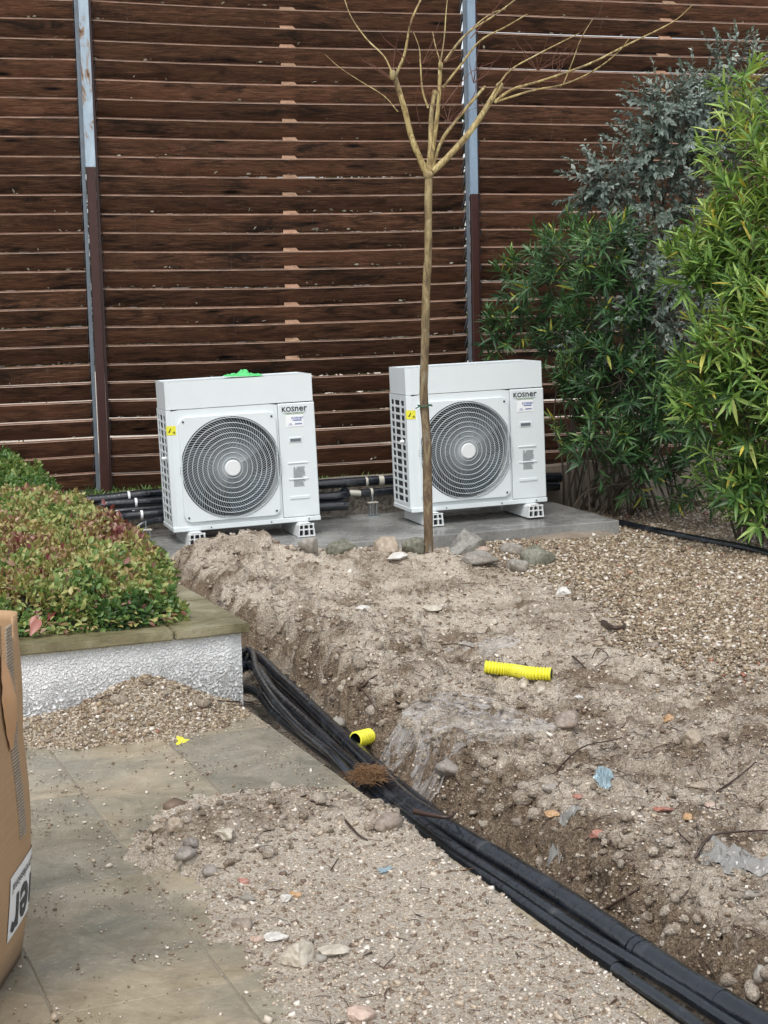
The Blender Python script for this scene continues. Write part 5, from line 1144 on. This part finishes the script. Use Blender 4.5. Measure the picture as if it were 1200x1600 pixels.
# single larger roots
def root(pts, r0, r1, label, lift=.012):
    P = [G(*p)+Vector((0, 0, lift*(1 if 0 < i < len(pts)-1 else .3))) for i, p in enumerate(pts)]
    o = MB().tube(catmull(P, 6), [lerp(r0, r1, k_/((len(pts)-1)*6)) for k_ in range((len(pts)-1)*6+1)], 6).build('root', simple('root', (.05, .028, .02), .45, var=.4, scale=30)) if 0 else None
    q = MB().tube(catmull(P, 6), [.7*lerp(r0, r1, k_/((len(pts)-1)*6)) for k_ in range((len(pts)-1)*6+1)], 6); o = q.build('root', ROOTM); tag(o, label, 'root', 'loose roots lying on the soil'); return o
ROOTM = simple('root_bark', (.045, .024, .017), .45, var=.5, scale=30)
o = MB().tube(catmull([U(648, 1268, .03), U(672, 1273, .035), U(700, 1277, .035), U(712, 1270, .03)], 6), [.011-.0004*k_ for k_ in range(19)], 8).build('root', ROOTM); tag(o, 'dark stick lying across the trench pipes', 'root')
root([(942, 975), (955, 990), (972, 990), (978, 975)], .022, .008, 'thick dark curled root stub at the gravel border', .03)
root([(925, 1030), (935, 1020), (950, 1035), (930, 1045)], .004, .003, 'thin looping black root under the root stub', .02)
root([(895, 1030), (905, 1045), (915, 1052)], .009, .004, 'short dark root splinter right of the conduit', .02)
root([(870, 1205), (910, 1180), (960, 1165), (985, 1150)], .005, .003, 'long thin dark root above the blue wrapper')
root([(690, 1010), (720, 1020), (760, 1022)], .006, .003, 'dark root left of the conduit end')
root([(545, 1100), (580, 1075), (590, 1060)], .009, .004, 'reddish root poking from the bank above the trench', .03)
root([(520, 1090), (560, 1098), (600, 1130)], .006, .003, 'thin root curling down the trench bank', .03)
root([(1120, 1240), (1150, 1225), (1180, 1195)], .006, .003, 'dark root at the right edge by the pale stone')
root([(1085, 1345), (1110, 1320), (1150, 1310), (1200, 1300)], .007, .004, 'long dark root along the grey plastic sheet')
root([(940, 1430), (990, 1415), (1000, 1395)], .007, .003, 'dark root sprouting from the bank by the pipes', .03)
root([(540, 1290), (560, 1310), (575, 1320)], .006, .004, 'dark root piece on the right of the patio heap', .01)
root([(485, 1255), (500, 1262), (520, 1252)], .006, .003, 'dark twig at the top edge of the patio heap', .01)
root([(140, 1105), (165, 1095), (190, 1092)], .006, .003, 'dark twig on the gravel heap against the planter', .01)
root([(330, 1095), (370, 1103), (410, 1098)], .005, .003, 'thin twig along the foot of the planter wall', .01)

# ------------------------------------------------------------------ cardboard box
bA = U(0, 1545); bB = U(40, 1484); bt = .93
box = empty('cardboard_box', (bB.x, bB.y, 0), (0, 0, 0), 'tall torn cardboard carton standing at the left edge of the patio', 'box', world_children=True)
face_d = (bA-bB).normalized(); far_d = Vector((-1, .18, 0)).normalized()
R0 = .05; pts2 = []
nearc = bB+face_d*.75
path = [nearc, bB+face_d*R0*1.2]
for k_ in range(1, 7):
    f = k_/7; path.append((bB+face_d*R0*1.2)*(1-f)**2+bB*2*f*(1-f)+(bB+far_d*R0*1.2)*f*f)
path.append(bB+far_d*R0*1.2); path.append(bB+far_d*.6); path.append(nearc+far_d*.6)
dens = []
for i in range(len(path)-1):
    m_ = 24 if i == 0 else (1 if i < 8 else 8)
    for k_ in range(m_): dens.append(lerp(path[i], path[i+1], k_/m_))
cen = (bB+nearc)/2+far_d*.3
def boxp(p, z):
    d = Vector((p.x-cen.x, p.y-cen.y, 0)); b = 1+.035*math.sin(min(1, z/.9)*PI)+.03*max(0, .25-z); q_ = cen+d*b; 
    q_ += Vector((.040*(z/.9)+.018*math.sin(min(1, z/.6)*PI), 0, 0)); q_.z = z+.004; q_ += d.normalized()*.006*mnoise.noise(Vector((p.x*5, p.y*5, z*5))); return q_
q = MB(); rows = 36; nP = len(dens)
tear_i = min(range(24), key=lambda i: abs((dens[i]-bB).length-.10))
V = []
for j in range(rows+1):
    for i in range(nP):
        zt = bt
        V.append(boxp(dens[i], zt*j/rows))
Fs = []
for j in range(rows):
    for i in range(nP):
        z_ = bt*(j+.5)/rows; i2 = (i+1) % nP
        if i < 24:
            dd = (dens[i]-bB).length; w_ = .018+.10*max(0, (z_-.70)/.23)**1.5; cpos = .165
            if z_ > .66 and abs(dd-cpos) < w_*.6: continue
        Fs.append((j*nP+i, j*nP+i2, (j+1)*nP+i2, (j+1)*nP+i)[::-1])
q.add(V, Fs, 0, True); o = bld(q, 'carton_wall', M['card'], box); md = o.modifiers.new('thickness', 'SOLIDIFY'); md.thickness = .006; md.offset = 1
# corrugated torn edge strip
q = MB(); rs = random.Random(2)
def onface(dd, z, out=.004):
    p = bB+face_d*dd; n_ = Vector((-face_d.y, face_d.x, 0)); n_ = n_ if n_.dot(p-cen) > 0 else -n_; v = boxp(p, z); return v+n_*out
zz_ = .36
while zz_ < .92:
    w_ = .008+.006*mnoise.noise(Vector((zz_*20, 0, 0))); cx_ = .135+.02*(zz_-.36)+.012*mnoise.noise(Vector((zz_*6, 3, 0)))
    a_, b_ = cx_-.018-w_, cx_+.018+w_; q.tube([onface(a_, zz_, .001), onface((a_+b_)/2, zz_+.002, .003), onface(b_, zz_, .001)], .0035, 6, 0, True); zz_ += .0085
o = bld(q, 'torn_corrugation', M['cardin'], box)
q = MB(); V = []; n = 20
for i in range(n+1):
    f = i/n; z_ = .60+.26*f; w_ = .010+.035*math.sin(PI*f)**1.2
    for k_ in range(5): V.append(onface(.20-w_+2*w_*k_/4+.05*(f-.5), z_, .006+.022*math.sin(PI*f)*math.sin(PI*k_/4)+.004*mnoise.noise(Vector((f*8, k_, 0)))))
q.add(V, [(i*5+k_, i*5+k_+1, i*5+k_+6, i*5+k_+5) for i in range(n) for k_ in range(4)], 0, True); bld(q, 'peeled_flap', M['cardply'], box)
# upside down label wrapping towards the far corner
def face_pt(dist, z, out):
    # dist measured from the near end of the face towards / around the far corner
    L1 = (path[1]-nearc).length; d = dist
    if d <= L1: p = nearc+(path[1]-nearc).normalized()*d
    else:
        d -= L1; i = 1
        while i < len(path)-2 and d > (path[i+1]-path[i]).length: d -= (path[i+1]-path[i]).length; i += 1
        p = path[i]+(path[i+1]-path[i]).normalized()*d
    v = boxp(p, z); n_ = Vector((p.x-cen.x, (p.y-cen.y)*.15, 0)).normalized()
    if dist > L1+.03: n_ = Vector((p.x-cen.x, p.y-cen.y, 0)).normalized()
    return v+n_*out
LL = (path[1]-nearc).length; l0, l1, z0, z1 = LL-.19, LL+.16, .115, .285
q = MB(); V = []; n = 24
for i in range(n+1):
    for k_ in range(7): V.append(face_pt(l0+(l1-l0)*i/n, z0+(z1-z0)*k_/6+.02*(i/n), .0025))
q.add(V, [(i*7+k_, i*7+k_+1, (i+1)*7+k_+1, (i+1)*7+k_) for i in range(n) for k_ in range(6)], 0, True); bld(q, 'carton_label', M['paper'], box)
def wraptext(txt, size, dist, z, mat, name, bold, sx=1.):
    me = logo_mesh(size, 0, bold) if txt == 'kosner' else text_mesh(txt, size, 0, bold)
    mm_ = bmesh.new(); mm_.from_mesh(me); xs_ = [v.co.x for v in mm_.verts]; xm = max(xs_); bmesh.ops.subdivide_edges(mm_, edges=[e for e in mm_.edges if e.calc_length() > .02], cuts=2)
    for v in mm_.verts:      # rotated half a turn: last letter is nearest
        u = (xm-v.co.x)*sx; v.co = face_pt(dist+u, z-v.co.y+.02*(u/.35), .0042)-WOFF[box.name]
    mm_.to_mesh(me); mm_.free(); me.materials.clear(); me.materials.append(mat); o = link(name, me, box); return o
wraptext('kosner', .135, l0+.018, z0+.058, M['ink'], 'carton_lettering', .004, .95); wraptext('comfort professional', .036, l0+.02, z1-.035, M['ink'], 'small_lettering', .0004, 1.)
q = MB(); q.box((cen.x-.2, cen.y-.2, .01), (cen.x+.2, cen.y+.2, .02)); bld(q, 'carton_base', M['card'], box)
